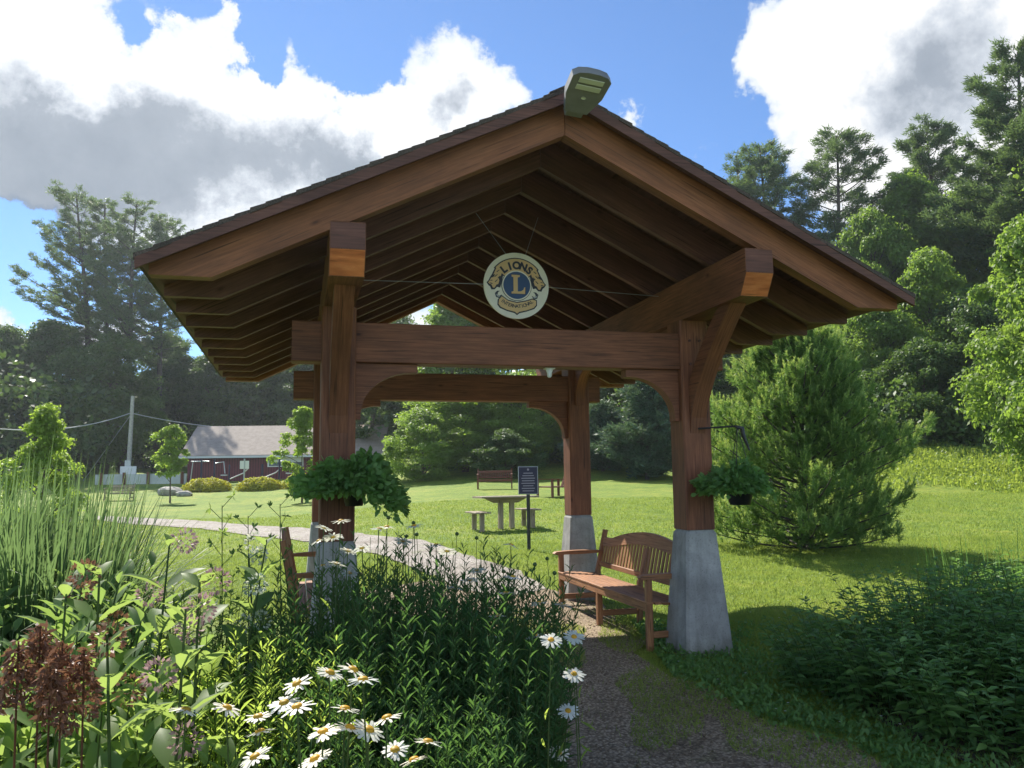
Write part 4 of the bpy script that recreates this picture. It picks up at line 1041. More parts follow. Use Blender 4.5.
# ---- weeds on the right bank
def bank():
    g = np.random.default_rng(25); n = 30000; q = g.uniform(.36, .85, n); Y = g.uniform(29.5, 41, n)
    x = q * Y; edge = 30.3 + 1.2 * np.sin(x * .5) + .8 * np.sin(x * 1.3) + g.normal(size=len(x)) * .5; k = Y > edge; x, Y = x[k], Y[k]; n = len(x)
    z = np.array([ground(a, b) for a, b in zip(x, Y)]); P = np.stack([x, Y, z], 1)
    h = (.12 + .2 * np.abs(np.sin(x * 1.3) * np.cos(Y * 1.1))) * g.uniform(.6, 1.4, n)
    D_ = unit(np.stack([g.normal(size=n) * .35, g.normal(size=n) * .35, np.ones(n)], 1))
    acc = Acc(); acc.add(*inst(NEED, NF, P, D_, unit(g.normal(size=(n, 3))), np.stack([np.full(n, .05), h, np.ones(n)], 1)))
    m = n // 2; i = g.integers(0, n, m); acc2 = inst(NEED, NF, P[i] + np.stack([np.zeros(m), np.zeros(m), h[i] * g.random(m)], 1), unit(g.normal(size=(m, 3))), unit(g.normal(size=(m, 3)) + [0, 0, 1.5]), np.stack([np.full(m, .09), np.full(m, .12), np.ones(m)], 1)); acc.add(*acc2)
    tag(acc.build('bank_weeds', M['weedmix']), 'tall pale weeds on the bank at the right edge of the lawn', 'weeds', None, 'stuff')
bank()

# ---- golden hedge shrubs, boulders, saplings
for px, w, lab in ((207, 50, 'rounded golden shrub, leftmost of three before the red building'), (260, 48, 'rounded golden shrub, middle of three before the red building'), (300, 34, 'smaller golden shrub beside the pavilion post, before the red building')):
    Y = 52; p = at(px, 490, Y); gz = ground(p.x, Y); zt = at(px, 484, Y).z - gz; rw = w / FPX * Y / 2
    sh = empty('golden_shrub', (p.x, Y, gz), 0, lab, 'shrub', 'golden shrubs before the red building')
    n = 5000; d = unit(npr.normal(size=(n, 3))); d[:, 2] = np.abs(d[:, 2]); lump = 1 + .1 * np.sin(d[:, 0] * 9) * np.cos(d[:, 1] * 7)
    P = d * (npr.random(n) ** .25 * lump)[:, None] * np.array([rw, .9, max(.8, zt)]); P = np.sign(P) * np.abs(P) ** np.array([.95, 1, .9])
    nn = unit(d + rdir(n) * .8); acc = Acc(); acc.add(*inst(RHOMB, RF, P, np.cross(nn, rdir(n)), nn, np.stack([np.full(n, .09), np.full(n, .13), np.ones(n) * .1], 1))); acc.build('foliage', M['hedge'], sh)
    MB().tube([(0, 0, -.05), (0, 0, zt * .6)], [.05, .03], 6).build('stem', M['bark'], sh)
def boulder(loc, s, lab):
    mb = MB(); n1, n2 = 8, 12; vs = []
    for i in range(n1 + 1):
        for k in range(n2):
            a, b = math.pi * i / n1, 2 * math.pi * k / n2; v = Vector((math.sin(a) * math.cos(b), math.sin(a) * math.sin(b), math.cos(a)))
            v = v * (1 + .25 * mnoise.noise(v * 1.5 + Vector(loc))); vs.append((v.x * s[0], v.y * s[1], v.z * s[2] + s[2] * .5))
    mb.add(vs, [(i * n2 + k, (i + 1) * n2 + k, (i + 1) * n2 + (k + 1) % n2, i * n2 + (k + 1) % n2) for i in range(n1) for k in range(n2)], None, False)
    o = mb.build('boulder', M['rockm'], None); o.location = loc; tag(o, lab, 'boulder', 'pale boulders by the sapling')
boulder(on_ground(170, 495), (.75, .5, .35), 'pale low boulder at the foot of the sapling'); boulder(on_ground(184, 496), (.5, .4, .22), 'smaller pale boulder between sapling and golden shrub')
x, z, H = hgt(47, 410, 20); broad('young_tree', (x, 20, z), H, 1.0, .2, 110, 170, .065, M['limeleaf'], 43, 'pointed light green sapling behind the tall ornamental grass', tr=.05, top=3.2)
x, z, H = hgt(170, 428, 44); p = on_ground(170, 503)
sp = broad('young_maple', (p.x, p.y, p.z), at(170, 427, p.y).z - p.z, 1.0, 1.4, 60, 160, .10, M['limeleaf'], 41, 'small round headed light green sapling on the far lawn', tr=.05)
p = Vector((at(302, 495, 40).x, 40, ground(at(302, 495, 40).x, 40)))
broad('young_maple', p, at(302, 408, 40).z - p.z, 1.15, .4, 80, 200, .10, M['limeleaf'], 42, 'light green sapling just left of the front post', tr=.05)

# ---- young white pine beside the pavilion
def young_pine():
    g = np.random.default_rng(77); base = on_ground(805, 549); t = empty('young_pine', base, 0, 'bushy young white pine with pale new shoots right of the pavilion', 'pine tree')
    H = at(812, 322, base.y).z - base.z; Rm = 1.88; mb = MB(); mb.tube([(0, 0, -.1), (.05, 0, H * .5), (0, 0, H * .93)], [.10, .06, .02], 8)
    Pt, Dt, age = [], [], []
    def env(z): r = z / H; return Rm * min(1, .84 + r * 1.0) * max(0, 1 - max(0, r - .3) / .72) ** .78
    z = .12
    while z < H * .97:
        nb = g.integers(7, 10); a0 = g.random() * 6.28
        for k in range(nb):
            a = a0 + k * 6.283 / nb + g.normal() * .2; L_ = env(z) * g.uniform(.62, 1.12) * (1 + .13 * math.sin(3 * a + z * 2.1) + .08 * math.sin(5 * a - 3 * z)); up_ = (.22 + .9 * (z / H)) if z > .9 else -.05 + .3 * z
            n = 7; pts = []
            for i in range(n + 1):
                s = i / n; pts.append(np.array([math.cos(a) * L_ * s, math.sin(a) * L_ * s, z + L_ * (up_ * s * .42 + .18 * s * s) - (.05 * L_ if z < .6 else 0)]))
            mb.tube([tuple(p) for p in pts], [.022 * (1 - i / (n + 2)) + .004 for i in range(n + 1)], 4, False)
            dv = np.array([math.cos(a), math.sin(a), 0]); sd = np.array([-dv[1], dv[0], 0])
            m = int(10 + L_ * 18)
            for q in range(m):
                s = g.uniform(.2, 1) ** .6; i = min(n - 1, int(s * n)); fr = s * n - i; pb = pts[i] * (1 - fr) + pts[i + 1] * fr
                w = .40 * (1.1 - s) * L_ * .6 + .08; o = g.normal() * w
                Pt.append(pb + sd * o + np.array([0, 0, g.normal() * .07 + .04])); Dt.append(dv * .6 + sd * np.sign(o) * .5 * g.random() + np.array([0, 0, .75 + .5 * g.random()])); age.append(s)
        z += .15 * g.uniform(.8, 1.2)
    Pt, Dt, age = np.array(Pt), unit(np.array(Dt)), np.array(age); K = len(Pt); nn = 34
    sl = g.uniform(.08, .16, K); tt = np.tile(np.linspace(0, 1, nn), K)
    ci = np.repeat(np.arange(K), nn); P = Pt[ci] + Dt[ci] * (tt * sl[ci])[:, None]; rad = unit(g.normal(size=(K * nn, 3))); Dn = unit(Dt[ci] * (.5 + .3 * tt[:, None]) + rad * .8)
    acc = Acc(); acc.add(*inst(NEED, NF, P, Dn, unit(g.normal(size=(K * nn, 3))), np.stack([np.full(K * nn, .012), g.uniform(.07, .12, K * nn), np.ones(K * nn)], 1), np.clip(g.random(K)[ci] * .6 + .4 * g.random(K * nn), 0, 1)))
    acc.build('crown', M['youngpine'], t)
    # pale candles on outer tips
    r = np.linalg.norm(Pt[:, :2], axis=1); e = np.array([env(zz) for zz in Pt[:, 2]]); sel = np.where((r > e * .62) & (age > .7))[0]
    sel = g.permutation(sel)[:2400]; top = np.where(Pt[:, 2] > H * .72)[0]; sel = np.unique(np.concatenate([sel, top[::2]]))
    K2 = len(sel); nn = 40; ci = np.repeat(sel, nn); tt = np.tile(np.linspace(0, 1, nn), K2); sl2 = np.repeat(g.uniform(.08, .26, K2), nn)
    Du = unit(Dt * .9 + np.array([0, 0, .45]) + g.normal(size=Dt.shape) * .2); P = Pt[ci] + Du[ci] * (tt * sl2)[:, None] + np.array([0, 0, .05]); Dn = unit(Du[ci] * 1.1 + unit(g.normal(size=(len(ci), 3))) * .8)
    acc = Acc(); acc.add(*inst(NEED, NF, P, Dn, unit(g.normal(size=(len(ci), 3))), np.stack([np.full(len(ci), .013), g.uniform(.04, .07, len(ci)), np.ones(len(ci))], 1))); acc.build('new_shoots', M['candle'], t)
    mb.build('trunk', M['pinebark'], t)
young_pine()

# ------------------------------------------------------------------ lawn grass near the camera
def lawn_blades():
    g = np.random.default_rng(99); acc = Acc()
    for n, y0, y1, qa, qb, h, w in ((150000, 3.8, 9.5, -.1, .95, .05, .006), (170000, 9.5, 17, -.75, .9, .05, .010), (90000, 17, 30, -.7, .75, .055, .02)):
        Y = np.sqrt(g.uniform(y0 * y0, y1 * y1, n)); q = g.uniform(qa, qb, n); x = q * Y
        jx, jy = x + g.normal(size=n) * .09, Y + g.normal(size=n) * .14; k = ~inside(jx, jy, drive_pts)
        k &= ~(inside(jx, jy, path_pts) & (g.random(n) < .985))
        x, Y = x[k], Y[k]; n = len(x); z = np.array([ground(a, b) for a, b in zip(x, Y)])
        cl = .6 + .8 * np.array([mnoise.noise(Vector((a * .9, b * .9, 0))) * .5 + .5 for a, b in zip(x, Y)])
        D_ = unit(np.stack([g.normal(size=n) * .45, g.normal(size=n) * .45, np.ones(n)], 1))
        acc.add(*inst(NEED, NF, np.stack([x, Y, z], 1), D_, unit(g.normal(size=(n, 3))), np.stack([np.full(n, w), h * cl * g.uniform(.5, 1.4, n), np.ones(n)], 1)))
    tag(acc.build('grass', M['lawnblade']), 'short mown grass and clover of the lawn', 'grass', None, 'stuff')
lawn_blades()
def ground_weeds():
    g = np.random.default_rng(98); acc = Acc(); n = 9000
    Y = g.uniform(4.3, 9, n); x = 1.25 + np.clip(6.2 - Y, 0, 2) * .42 + np.abs(g.normal(size=n)) * .55
    k = ((~inside(x, Y, path_pts)) | (g.random(n) < .25)) & (x < 3.2); x, Y = x[k], Y[k]; n = len(x)
    P = np.stack([x, Y, g.uniform(.0, .06, n)], 1); d = unit(g.normal(size=(n, 3)) + [0, 0, .3])
    acc.add(*inst(RHOMB, RF, P, d, unit(g.normal(size=(n, 3)) + [0, 0, 1.5]), np.stack([g.uniform(.015, .03, n), g.uniform(.03, .06, n), np.ones(n) * .03], 1)))
    tag(acc.build('ground_cover', M['dkplant']), 'low clover and creeping weeds along the path edge', 'ground cover', None, 'stuff')
    n = 260; Y = g.uniform(5, 15, n); q = g.uniform(.12, .6, n); x = q * Y; k = ~inside(x, Y, path_pts); x, Y = x[k], Y[k]; n = len(x)
    P = np.stack([x, Y, np.array([ground(a, b) for a, b in zip(x, Y)]) + .055], 1); P = np.repeat(P, 5, 0); a = np.tile(np.arange(5) * 1.256, n)
    D_ = np.stack([np.cos(a), np.sin(a), np.full(len(a), .2)], 1); acc = Acc(); acc.add(*inst(RHOMB, RF, P, D_, np.tile([[0, 0, 1.]], (len(a), 1)), np.stack([np.full(len(a), .009), np.full(len(a), .012), np.ones(len(a)) * .01], 1)))
    tag(acc.build('clover_blossom', M['petal']), 'tiny white clover blossoms dotted through the grass', 'clover', None, 'stuff')
ground_weeds()

def path_grit():
    g = np.random.default_rng(97); n = 5000; Y = g.uniform(4, 11, n); x = g.uniform(-1, 2.4, n); k = inside(x, Y, path_pts); x, Y = x[k], Y[k]; n = len(x)
    T = np.array([[-.5, -.5, 0], [.5, -.4, 0], [.45, .5, .1], [-.4, .45, 0], [0, 0, .6]]); TF = np.array([[0, 1, 4], [1, 2, 4], [2, 3, 4], [3, 0, 4]])
    s_ = g.uniform(.006, .022, n); V, F, v = inst(T, TF, np.stack([x, Y, np.full(n, .015) + np.array([ground(a, b) for a, b in zip(x, Y)])], 1), g.normal(size=(n, 3)) * [1, 1, .02], np.tile([[0, 0, 1.]], (n, 1)) + g.normal(size=(n, 3)) * .2, s_)
    tag(np_mesh('loose_stones', V, F, M['gravel'], None, v), 'loose stones scattered over the gravel path', 'gravel', None, 'stuff')
    n = 48000; Y = g.uniform(3.8, 10, n); x = g.uniform(-.3, 2.3, n); f = np.array([mnoise.noise(Vector((a * 1.5, b * 1.1, 7))) for a, b in zip(x, Y)]); k = inside(x, Y, path_pts) & ((f > .12) | (x > 1.1 + .7 * f + np.clip(6 - Y, 0, 2) * .35) | (x < .25 + .3 * f)); x, Y = x[k], Y[k]; n = len(x)
    D_ = unit(np.stack([g.normal(size=n) * .7, g.normal(size=n) * .7, np.ones(n)], 1)); V, F, v = inst(NEED, NF, np.stack([x, Y, np.full(n, .01)], 1), D_, unit(g.normal(size=(n, 3))), np.stack([np.full(n, .006), g.uniform(.02, .055, n), np.ones(n)], 1))
    tag(np_mesh('path_weeds', V, F, M['lawnblade'], None, v), 'sparse grass sprouting through the gravel path', 'grass', None, 'stuff')
path_grit()

# ------------------------------------------------------------------ bed plants
def stem_clump(name, loc, n, R_, H_, lw, ll, m, lab, seed, cat='plant', per=26, spread=.25, group=None, hv=.25, droop=.15, z0=.08, sm='stem', srad=.004, upl=.5):
    g = np.random.default_rng(seed); t = empty(name, loc, 0, lab, cat, group); mb = MB(); Ps, Ds, Ns, Sz = [], [], [], []
    for i in range(n):
        a = g.random() * 6.28; r = R_ * math.sqrt(g.random()); b0 = np.array([r * math.cos(a), r * math.sin(a), 0]); h = H_ * (1 - hv * g.random()) * (1 - .22 * (r / R_) ** 2)
        ln = np.array([math.cos(a), math.sin(a), 0]) * spread * (r / R_) * h + g.normal(size=3) * [.05, .05, 0] * h; pts = [b0 + ln * (s ** 1.6) + np.array([0, 0, h * s]) for s in (0, .35, .7, 1)]
        mb.tube([tuple(p) for p in pts], [srad, srad * .85, srad * .6, srad * .35], 4, False)
        k = int(per * g.uniform(.8, 1.2)); s = np.sort(g.uniform(z0, 1, k)); aa = np.arange(k) * 2.4 + g.random() * 6
        for sj, aj in zip(s, aa):
            j = min(2, int(sj * 3)); q = sj * 3 - j; p = pts[j] * (1 - q) + pts[j + 1] * q
            Ps.append(p); Ds.append([math.cos(aj), math.sin(aj), upl * (.3 + sj) - droop]); Ns.append([0, 0, 1]); f = (1.1 - .55 * sj) * g.uniform(.7, 1.25); Sz.append([lw * f, ll * f, ll * f])
    acc = Acc(); acc.add(*inst(LEAF, LF, np.array(Ps), np.array(Ds), np.array(Ns) + g.normal(size=(len(Ns), 3)) * .35, np.array(Sz)))
    acc.build('leaves', M[m], t); mb.build('stems', M[sm], t); return t
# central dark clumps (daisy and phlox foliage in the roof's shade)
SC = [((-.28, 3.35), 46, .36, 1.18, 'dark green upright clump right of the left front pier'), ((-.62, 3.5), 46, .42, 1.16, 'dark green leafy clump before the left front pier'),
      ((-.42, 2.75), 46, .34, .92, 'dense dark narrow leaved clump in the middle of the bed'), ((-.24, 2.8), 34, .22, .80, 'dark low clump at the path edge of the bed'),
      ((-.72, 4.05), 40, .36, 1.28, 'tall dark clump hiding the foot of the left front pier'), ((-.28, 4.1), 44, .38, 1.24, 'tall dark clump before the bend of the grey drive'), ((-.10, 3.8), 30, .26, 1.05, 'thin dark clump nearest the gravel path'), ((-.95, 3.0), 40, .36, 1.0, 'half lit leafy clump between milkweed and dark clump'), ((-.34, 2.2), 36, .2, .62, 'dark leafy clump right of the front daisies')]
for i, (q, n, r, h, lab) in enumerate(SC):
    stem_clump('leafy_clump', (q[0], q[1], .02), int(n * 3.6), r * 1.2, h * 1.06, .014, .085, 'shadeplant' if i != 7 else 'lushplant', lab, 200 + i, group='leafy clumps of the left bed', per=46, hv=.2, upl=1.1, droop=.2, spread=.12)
LUSH = [((-1.45, 3.1), 40, .4, .95, 'sunlit fine leaved clump behind the large milkweed'), ((-1.35, 3.7), 40, .42, 1.12, 'tall sunlit clump between the grass and the left bench'), ((-1.0, 3.3), 36, .34, 1.02, 'sunlit clump just left of the dark clumps'), ((-1.0, 2.45), 40, .34, .82, 'bright fine leaved clump above the front daisies'), ((-.72, 2.05), 44, .32, .68, 'bright leafy clump around the front daisies'),
        ((-1.75, 4.1), 40, .5, .95, 'sunlit clump with pale tips left of the left post'), ((-1.1, 4.4), 34, .4, .9, 'sunlit clump beside the end of the left bench'), ((-.42, 1.7), 34, .26, .55, 'bright low leaves beneath the front daisies'), ((-1.35, 1.9), 40, .36, .62, 'low leafy clump at the bottom left'), ((-1.1, 1.55), 30, .3, .45, 'low shaded clump beneath the milkweed')]
for i, (q, n, r, h, lab) in enumerate(LUSH):
    stem_clump('leafy_clump', (q[0], q[1], .02), int(n * 2.4), r * 1.25, h * 1.05, .021, .072, 'lushplant', lab, 300 + i, group='leafy clumps of the left bed', per=32, upl=.7, droop=.2)
# broad leaved plants at the far left
for i, (q, n, r, h, lab) in enumerate([((-1.72, 2.95), 26, .42, 1.28, 'broad leaved bluish plant at the left edge below the tall grass'), ((-1.32, 2.5), 22, .32, 1.14, 'broad leaved plant left of the large milkweed'), ((-2.05, 3.5), 20, .4, 1.4, 'broad leaved plant just before the tall grass clump'), ((-1.2, 2.0), 18, .3, .80, 'shaded broad leaved plant behind the dried brown flowers')]):
    stem_clump('broad_leaf_plant', (q[0], q[1], .02), int(n * 1.8), r * 1.1, h, .07, .20, 'blueplant' if i != 1 else 'milkweed', lab, 400 + i, group='broad leaved plants at the left edge', per=16, upl=.9, droop=.15, srad=.006)
def bed_cover():
    g = np.random.default_rng(61); acc = Acc(); n = 42000
    x = g.uniform(-4.4, .35, n); Y = g.uniform(1.3, 6.6, n); Y = 1.3 + (Y - 1.3) ** 1.0; k = inside(x, Y, [(-4.5, .2), (-.35, .2), (-.2, 2), (.0, 3.2), (.1, 4.4), (-.2, 5.4), (-.9, 6.0), (-2, 6.6), (-3.6, 6.4), (-4.8, 5)]); x, Y = x[k], Y[k]; n = len(x)
    hm = .20 + .32 * np.array([mnoise.noise(Vector((a * 1.6, b * 1.6, 4))) * .5 + .5 for a, b in zip(x, Y)]) * np.clip((Y - .8) / 1.5, .3, 1)
    P = np.stack([x, Y, .02 + hm * g.random(n) ** .7], 1); d = unit(g.normal(size=(n, 3)) + [0, 0, .4])
    acc.add(*inst(LEAF, LF, P, d, unit(g.normal(size=(n, 3)) + [0, 0, 1.5]), np.stack([g.uniform(.015, .03, n), g.uniform(.05, .1, n), np.full(n, .06)], 1)))
    tag(acc.build('bed_ground_cover', M['lushplant']), 'low mixed leaves covering the soil of the left bed', 'ground cover', None, 'stuff')
bed_cover()
# milkweeds, each one a plant
def milkweed(loc, H_, lab, seed, heads=2, tint='mauveflower', group='milkweed plants'):
    g = np.random.default_rng(seed); t = empty('milkweed', loc, g.random() * 6, lab, 'plant', group); ln = g.normal(size=2) * .06
    f = lambda s: np.array([ln[0] * s * s, ln[1] * s * s, H_ * s]); MB().tube([tuple(f(s)) for s in (0, .3, .6, 1)], [.007, .006, .005, .003], 6).build('stem', M['stem'], t)
    P, D_, N_, S_ = [], [], [], []; k = 8
    for i in range(k):
        s = .28 + .70 * i / (k - 1); a = i * 1.57 + .3
        for sd in (0, math.pi):
            P.append(f(s)); D_.append([math.cos(a + sd), math.sin(a + sd), .45 + .3 * s + g.normal() * .1]); N_.append([g.normal() * .2, g.normal() * .2, 1]); L_ = .165 * (1 - .45 * abs(s - .6)) * g.uniform(.85, 1.15) * (1 if i < k - 1 else .6); S_.append([L_ * .46, L_, L_])
    acc = Acc(); acc.add(*inst(LEAF, LF, np.array(P), np.array(D_), np.array(N_), np.array(S_))); acc.build('leaves', M['milkweed'], t)
    for i in range(heads):
        c = f(.97 - .12 * i) + np.array([math.cos(i * 2.2 + seed) * .05, math.sin(i * 2.2 + seed) * .05, .03]); n = 70; d = rdir(n); P = c + d * .032
        acc = Acc(); acc.add(*inst(RHOMB, RF, P, d + rdir(n) * .4, rdir(n), np.stack([np.full(n, .010), np.full(n, .017), np.full(n, .01)], 1))); acc.build('flower_head', M[tint], t)
MW = [(152, 2.7, 545, 'tall milkweed with drooping mauve flower heads in front of the lawn'), (100, 2.5, 575, 'milkweed with faded flower head below the tall grass'), (196, 2.6, 585, 'milkweed with large grey green leaves left of the lit clumps'), (236, 3.4, 545, 'pale tipped milkweed near the left bench'),
      (60, 2.4, 600, 'milkweed at the left edge above the dried brown flowers'), (175, 2.1, 622, 'low milkweed with mauve heads among broad leaves'), (125, 2.15, 640, 'shaded milkweed behind the dried brown flowers'), (262, 3.8, 560, 'slim milkweed beside the left post')]
for i, (px, Y, yt, lab) in enumerate(MW):
    p = at(px, yt, Y); milkweed((p.x, Y, .02), p.z, lab, 500 + i, 2 + (i % 2), 'mauveflower' if i in (0, 2, 5) else ('brownflower' if i in (1, 4, 6) else 'creamflower'))
# thin seed stalks in front of the lawn
for i, (px, Y, yt, lab) in enumerate([(222, 3.6, 510, 'thin branching stalk with small pods before the drive'), (280, 3.9, 508, 'thin bare stalk with small pods just left of the post'), (248, 4.0, 520, 'thin stalk with pale pods between two taller stalks')]):
    p = at(px, yt, Y); t = empty('seed_stalk', (p.x, Y, .02), 0, lab, 'plant', 'thin seed stalks'); H_ = p.z; mb = MB(); mb.tube([(0, 0, 0), (.02, 0, H_ * .5), (0, 0, H_)], [.004, .003, .002], 4, False)
    P = []
    for k in range(14):
        s = .55 + .45 * k / 13; a = k * 2.4; e_ = np.array([math.cos(a) * .05, math.sin(a) * .05, H_ * s + .04]); mb.tube([(0, 0, H_ * s - .01), tuple(e_)], .0015, 4, False); P.append(e_)
    mb.build('stem', M['stem'], t); 
    for p_ in P: acc = Acc(); acc.add(*inst(LEAF, LF, np.repeat(p_[None], 5, 0), rdir(5, .5), rdir(5), np.stack([np.full(5, .012), np.full(5, .03), np.full(5, .02)], 1))); acc.build('pod', M['milkweed'], t)
# dried brown astilbe plumes
for i, (px, py, Y) in enumerate([(18, 668, 1.85), (40, 650, 1.95), (62, 668, 1.85), (84, 675, 1.9), (50, 690, 1.8)]):
    p = at(px, py - 18, Y); labs = ['leftmost dried brown flower plume', 'tallest dried brown flower plume, second from left', 'dried brown flower plume, middle of the cluster', 'dried brown flower plume, rightmost of the cluster', 'lowest dried brown flower plume']
    t = empty('dried_plume', (p.x, Y, .02), 0, labs[i], 'dried flower', 'dried brown plumes at the bottom left'); MB().tube([(0, 0, 0), (.01, 0, p.z * .6), (0, 0, p.z)], [.004, .003, .002], 5, False).build('stem', M['brownflower'], t)
    n = 300; s = npr.random(n); r = .008 + .034 * s * (1 - .3 * s); a = npr.random(n) * 6.28; P = np.stack([r * np.cos(a) + .03 * s * s * math.sin(i * 2.1), r * np.sin(a), p.z - .01 - s * .13 + .012 * np.sin(a * 3 + s * 20)], 1)
    acc = Acc(); acc.add(*inst(RHOMB, RF, P, rdir(n, -.6), rdir(n), np.stack([np.full(n, .009), npr.uniform(.012, .03, n), np.full(n, .01)], 1))); acc.build('plume', M['brownflower'], t)

# ornamental grass
def reed_clump(loc, n, R_, H_, w, lab, seed, m='reed', name='ornamental_grass', arch=.62, cat='ornamental grass'):
    g = np.random.default_rng(seed); t = empty(name, loc, 0, lab, cat); V, F, v = [], [], []; ns = 7
    for i in range(n):
        a = g.random() * 6.28; r = R_ * math.sqrt(g.random()); b0 = np.array([r * math.cos(a), r * math.sin(a), 0]); L_ = H_ * (g.uniform(.3, 1.12) ** .9); al = a + g.normal() * .6; o = np.array([math.cos(al), math.sin(al), 0]); bend = arch * g.random() ** 1.8
        sd = np.array([-o[1], o[0], 0]); k0 = len(V)
        for j in range(ns + 1):
            s = j / ns; p = b0 + o * L_ * (.10 * s + bend * s ** 2.6) + np.array([0, 0, L_ * (s - bend * .75 * s ** 3.2)]); ww = w * (1 - s ** 2.5) * .5 + .0006; V += [p - sd * ww, p + sd * ww]
        x = g.random()
        for j in range(ns): F.append([k0 + 2 * j, k0 + 2 * j + 1, k0 + 2 * j + 3, k0 + 2 * j + 2]); v.append(x)
    np_mesh('blades', np.array(V), np.array(F), M[m], t, v); return t
reed_clump((-2.5, 4.3, 0), 3000, .40, 1.62, .019, 'tall arching ornamental grass clump at the left edge', 61)
reed_clump((-3.15, 4.5, 0), 1800, .42, 1.75, .019, 'ornamental grass clump cut by the left edge of the picture', 62)
reed_clump((-.80, 1.62, 0), 26, .12, .85, .010, 'few loose grass blades among the front daisies', 63, name='grass_tuft', cat='grass tuft', arch=.3)
reed_clump((-1.02, 1.68, 0), 22, .12, .8, .010, 'loose grass blades left of the front daisies', 64, name='grass_tuft', cat='grass tuft', arch=.35)

# right bed
RB = [((2.75, 5.75), 'broad rounded dark leafy shrub nearest the path on the right', .82), ((3.3, 6.4), 'dark leafy perennial with top sprigs against the lawn', .98), ((3.35, 5.45), 'dark leafy perennial in the middle of the right bed', .88), ((3.95, 6.0), 'dark leafy perennial right of centre in the right bed', .98), ((4.2, 6.8), 'dark leafy perennial before the tall blades at right', .98), ((2.95, 5.05), 'lower leafy perennial at the front of the right bed', .62), ((3.5, 4.75), 'leafy perennial at the bottom right corner', .78), ((4.9, 6.2), 'dark leafy perennial at the right edge', 1.0), ((2.55, 6.2), 'low leafy perennial at the left tip of the right bed', .6), ((4.0, 5.3), 'leafy perennial cut by the right edge', .9)]
for i, (q, lab, h) in enumerate(RB):
    stem_clump('leafy_perennial', (q[0], q[1], .02), 85, .52, h, .040, .115, 'dkplant', lab, 600 + i, group='leafy perennials of the right bed', per=28, upl=.5, droop=.25, spread=.5)
for i, (px, Y, yt, lab) in enumerate([(862, 6.7, 580, 'single sprig rising above the right bed against sunlit grass'), (890, 6.6, 586, 'second sprig above the right bed, with dark pointed leaves')]):
    p = at(px, yt, Y); stem_clump('sprig', (p.x, Y, .02), 4, .1, p.z + .02, .035, .09, 'dkplant', lab, 650 + i, per=22, group='sprigs above the right bed')
reed_clump((4.15, 7.35, 0), 150, .5, 1.05, .012, 'upright blades behind the right bed, nearest the lawn', 65, 'dkplant', 'blade_clump', .12, 'plant'); reed_clump((5.0, 7.2, 0), 170, .55, 1.2, .012, 'upright blades behind the right bed at the right edge', 66, 'dkplant', 'blade_clump', .14, 'plant')
for i in range(3): stem_clump('feathery_plant', (4.1 + i * .55, 7.9, .02), 34, .4, .75, .012, .05, 'lushplant', ['feathery shaded plant, leftmost behind the right bed', 'feathery shaded plant, middle behind the right bed', 'feathery shaded plant, rightmost behind the right bed'][i], 700 + i, per=26, group='feathery plants behind the right bed')

# ------------------------------------------------------------------ daisies
def daisy(px, py, Y, lab, group, tilt=(0, 0), r=.036, seed=0, leafy=True):
    g = np.random.default_rng(seed); p = at(px, py, Y); bx, by = p.x + g.normal() * .05, Y + g.normal() * .05
    t = empty('daisy', (bx, by, .02), 0, lab, 'daisy', group); h = Vector((p.x - bx, Y - by, p.z - .02))
    nrm = Vector((tilt[0], tilt[1], 1)).normalized()
    MB().tube([(0, 0, 0), (h.x * .3, h.y * .3, h.z * .5), (h.x * .8, h.y * .8, h.z * .85), tuple(h - nrm * .004)], [.003, .0026, .0022, .002], 5, False).build('stem', M['stem'], t)
    q = nrm.orthogonal().normalized(); w = nrm.cross(q); n = int(g.integers(19, 25)); P, D_, N_, S_ = [], [], [], []
    for i in range(n):
        a = 6.283 * i / n + g.normal() * .05; d = q * math.cos(a) + w * math.sin(a); dr = g.uniform(-.25, .12); P.append(h + d * .008 + nrm * (.001 if i % 2 else -.001)); D_.append(d + nrm * dr); N_.append(nrm + d * g.normal() * .1); L_ = r * g.uniform(.85, 1.1); S_.append([L_ * .27, L_, L_ * .25])
    PET = np.array([[-.25, 0, 0], [.25, 0, 0], [.5, .45, .15], [.42, .88, 0], [.12, 1, -.05], [-.12, 1, -.05], [-.42, .88, 0], [-.5, .45, .15]]); PF = np.array([[0, 1, 2, 7], [7, 2, 3, 6], [6, 3, 4, 5]])
    V, F, v = inst(PET, PF, np.array(P), np.array(D_), np.array(N_), np.array(S_)); np_mesh('petals', V, F, M['petal'], t, v)
    mb = MB(); R3 = nrm.to_track_quat('Z', 'Y').to_matrix(); mb.lathe([(.0115, -.001), (.0115, .003), (.009, .006), (.005, .0075), (.0005, .008)], 12); mb.v = [tuple(h + R3 @ Vector(c)) for c in mb.v]; mb.build('centre', M['disc'], t)
    if leafy:
        k = 9; P = np.array([[h.x * .3 * s, h.y * .3 * s, h.z * s * .8] for s in np.linspace(.1, .95, k)]); acc = Acc(); acc.add(*inst(LEAF, LF, P, rdir(k, .5), rdir(k, 1.5), np.stack([np.full(k, .012), g.uniform(.04, .07, k), np.full(k, .05)], 1))); acc.build('leaves', M['lushplant'], t)
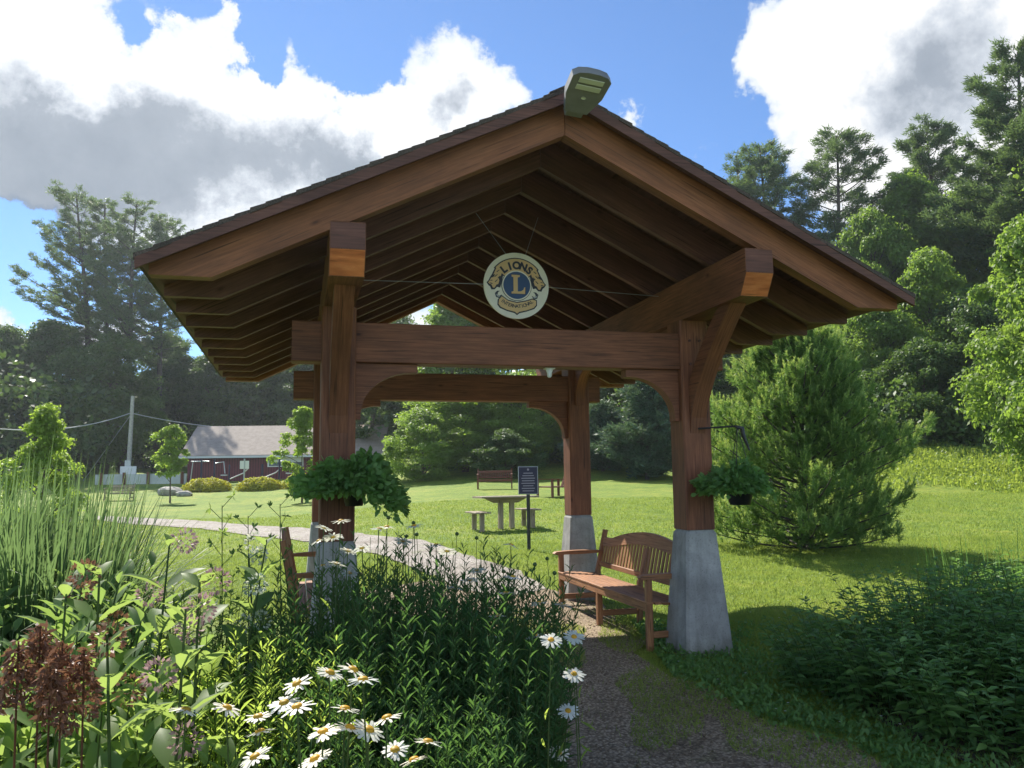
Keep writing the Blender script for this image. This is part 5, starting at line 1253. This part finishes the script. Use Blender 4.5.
front = [(227, 708, 'white daisy alone above the loose grass, left of the front cluster'), (258, 717, 'white daisy with yellow eye just right of the leftmost one'), (260, 732, 'white daisy tucked under its left neighbour'), (255, 757, 'lowest white daisy at the left of the front cluster'), (297, 684, 'white daisy seen edge on above the twin blooms'),
 (284, 703, 'white daisy, left one of the overlapping pair'), (297, 707, 'white daisy, right one of the overlapping pair'), (330, 673, 'small white daisy, left of the top three'), (353, 670, 'white daisy, middle of the top three'), (363, 680, 'white daisy, right of the top three'), (345, 709, 'open white daisy in the centre of the front cluster'), (323, 732, 'white daisy below left of the central bloom'),
 (350, 728, 'white daisy, left of the close pair under the centre'), (369, 730, 'white daisy, right of the close pair under the centre'), (387, 718, 'white daisy right of the centre leaning outward'), (395, 750, 'white daisy low on the right near the bottom'), (428, 742, 'rightmost white daisy of the front cluster'), (414, 760, 'white daisy at the very bottom edge'), (315, 759, 'half open white daisy at the bottom edge'), (186, 710, 'small half hidden white daisy, farthest left')]
for i, (px, py, lab) in enumerate(front):
    daisy(px, py, 1.78 + .25 * rnd.random(), lab, 'sunlit white daisies at the bottom of the picture', (rnd.uniform(-.5, .5), rnd.uniform(-.42, .25)), rnd.uniform(.024, .031), 800 + i)
back = [(324, 528), (341, 521), (319, 541), (333, 537), (348, 551), (323, 566), (350, 573), (337, 564), (362, 548), (379, 529), (387, 527), (414, 526), (403, 541), (447, 551), (436, 545), (477, 570), (455, 588), (470, 580), (513, 577), (506, 593), (511, 545), (498, 616), (496, 636), (563, 605), (539, 603), (535, 636)]
ORD = ['leftmost', 'second from left', 'third from left', 'fourth from left', 'fifth from left', 'sixth from left', 'seventh from left', 'eighth from left', 'ninth from left', 'tenth from left', 'eleventh from left', 'twelfth from left', 'thirteenth from left', 'fourteenth from left']
zone_ = lambda px: 'left pier' if px < 365 else ('grey drive' if px < 480 else 'tan path')
def ordn(px, lst): z = [q for q in sorted(lst) if zone_(q) == zone_(px)]; k = z.index(px); return ORD[k] if k < len(ORD) else 'rightmost'
for i, (px, py) in enumerate(back):
    Y = 3.3 + .5 * rnd.random(); r = rnd.uniform(.03, .036)
    daisy(px, py, Y, 'shaded white daisy, ' + ordn(px, [b[0] for b in back]) + ' of those before the ' + zone_(px), 'shaded white daisies before the ' + ('left pier' if px < 365 else ('grey drive' if px < 480 else 'tan path')), (rnd.uniform(-.3, .3), rnd.uniform(-.1, .5)), r, 900 + i)
for i, (px, py, lab) in enumerate([(551, 640, 'open white daisy leaning over the gravel, largest of its group'), (574, 674, 'white daisy leaning over the gravel below the bench'), (568, 711, 'low white daisy over the dark gravel'), (574, 637, 'small white daisy right of the open one above the gravel'), (559, 753, 'faint low white daisy near the bottom of the gravel')]):
    daisy(px, py, 2.9 + .1 * i, lab, 'white daisies leaning over the gravel path', (.1, -.5), .034, 950 + i)
# brown buds and seed heads among the back daisies
def buds():
    g = np.random.default_rng(44)
    xs_ = sorted([float(v) for v in g.uniform(385, 560, 22)])
    for i in range(22):
        px = xs_[i]; py = g.uniform(515, 600) if px < 500 else g.uniform(560, 640); Y = g.uniform(3.3, 3.9); p = at(px, py, Y)
        zone = 'grey drive' if px < 480 else 'tan path'
        t = empty('daisy_bud', (p.x + g.normal() * .06, Y, .02), 0, 'closed daisy bud on a bare stalk, ' + ordn(px, xs_) + ' before the ' + zone, 'flower bud', 'closed daisy buds before the ' + zone)
        h = Vector((p.x - t.location.x, 0, p.z)); MB().tube([(0, 0, 0), (h.x * .2, 0, h.z * .5), tuple(h)], [.003, .0025, .0015], 4, False).build('stem', M['stem'], t)
        mb = MB(); mb.lathe([(.001, -.008), (.008, -.004), (.009, .003), (.004, .009), (.0005, .01)], 8); mb.v = [tuple(h + Vector(c)) for c in mb.v]; mb.build('bud', M['stem'], t)
buds()
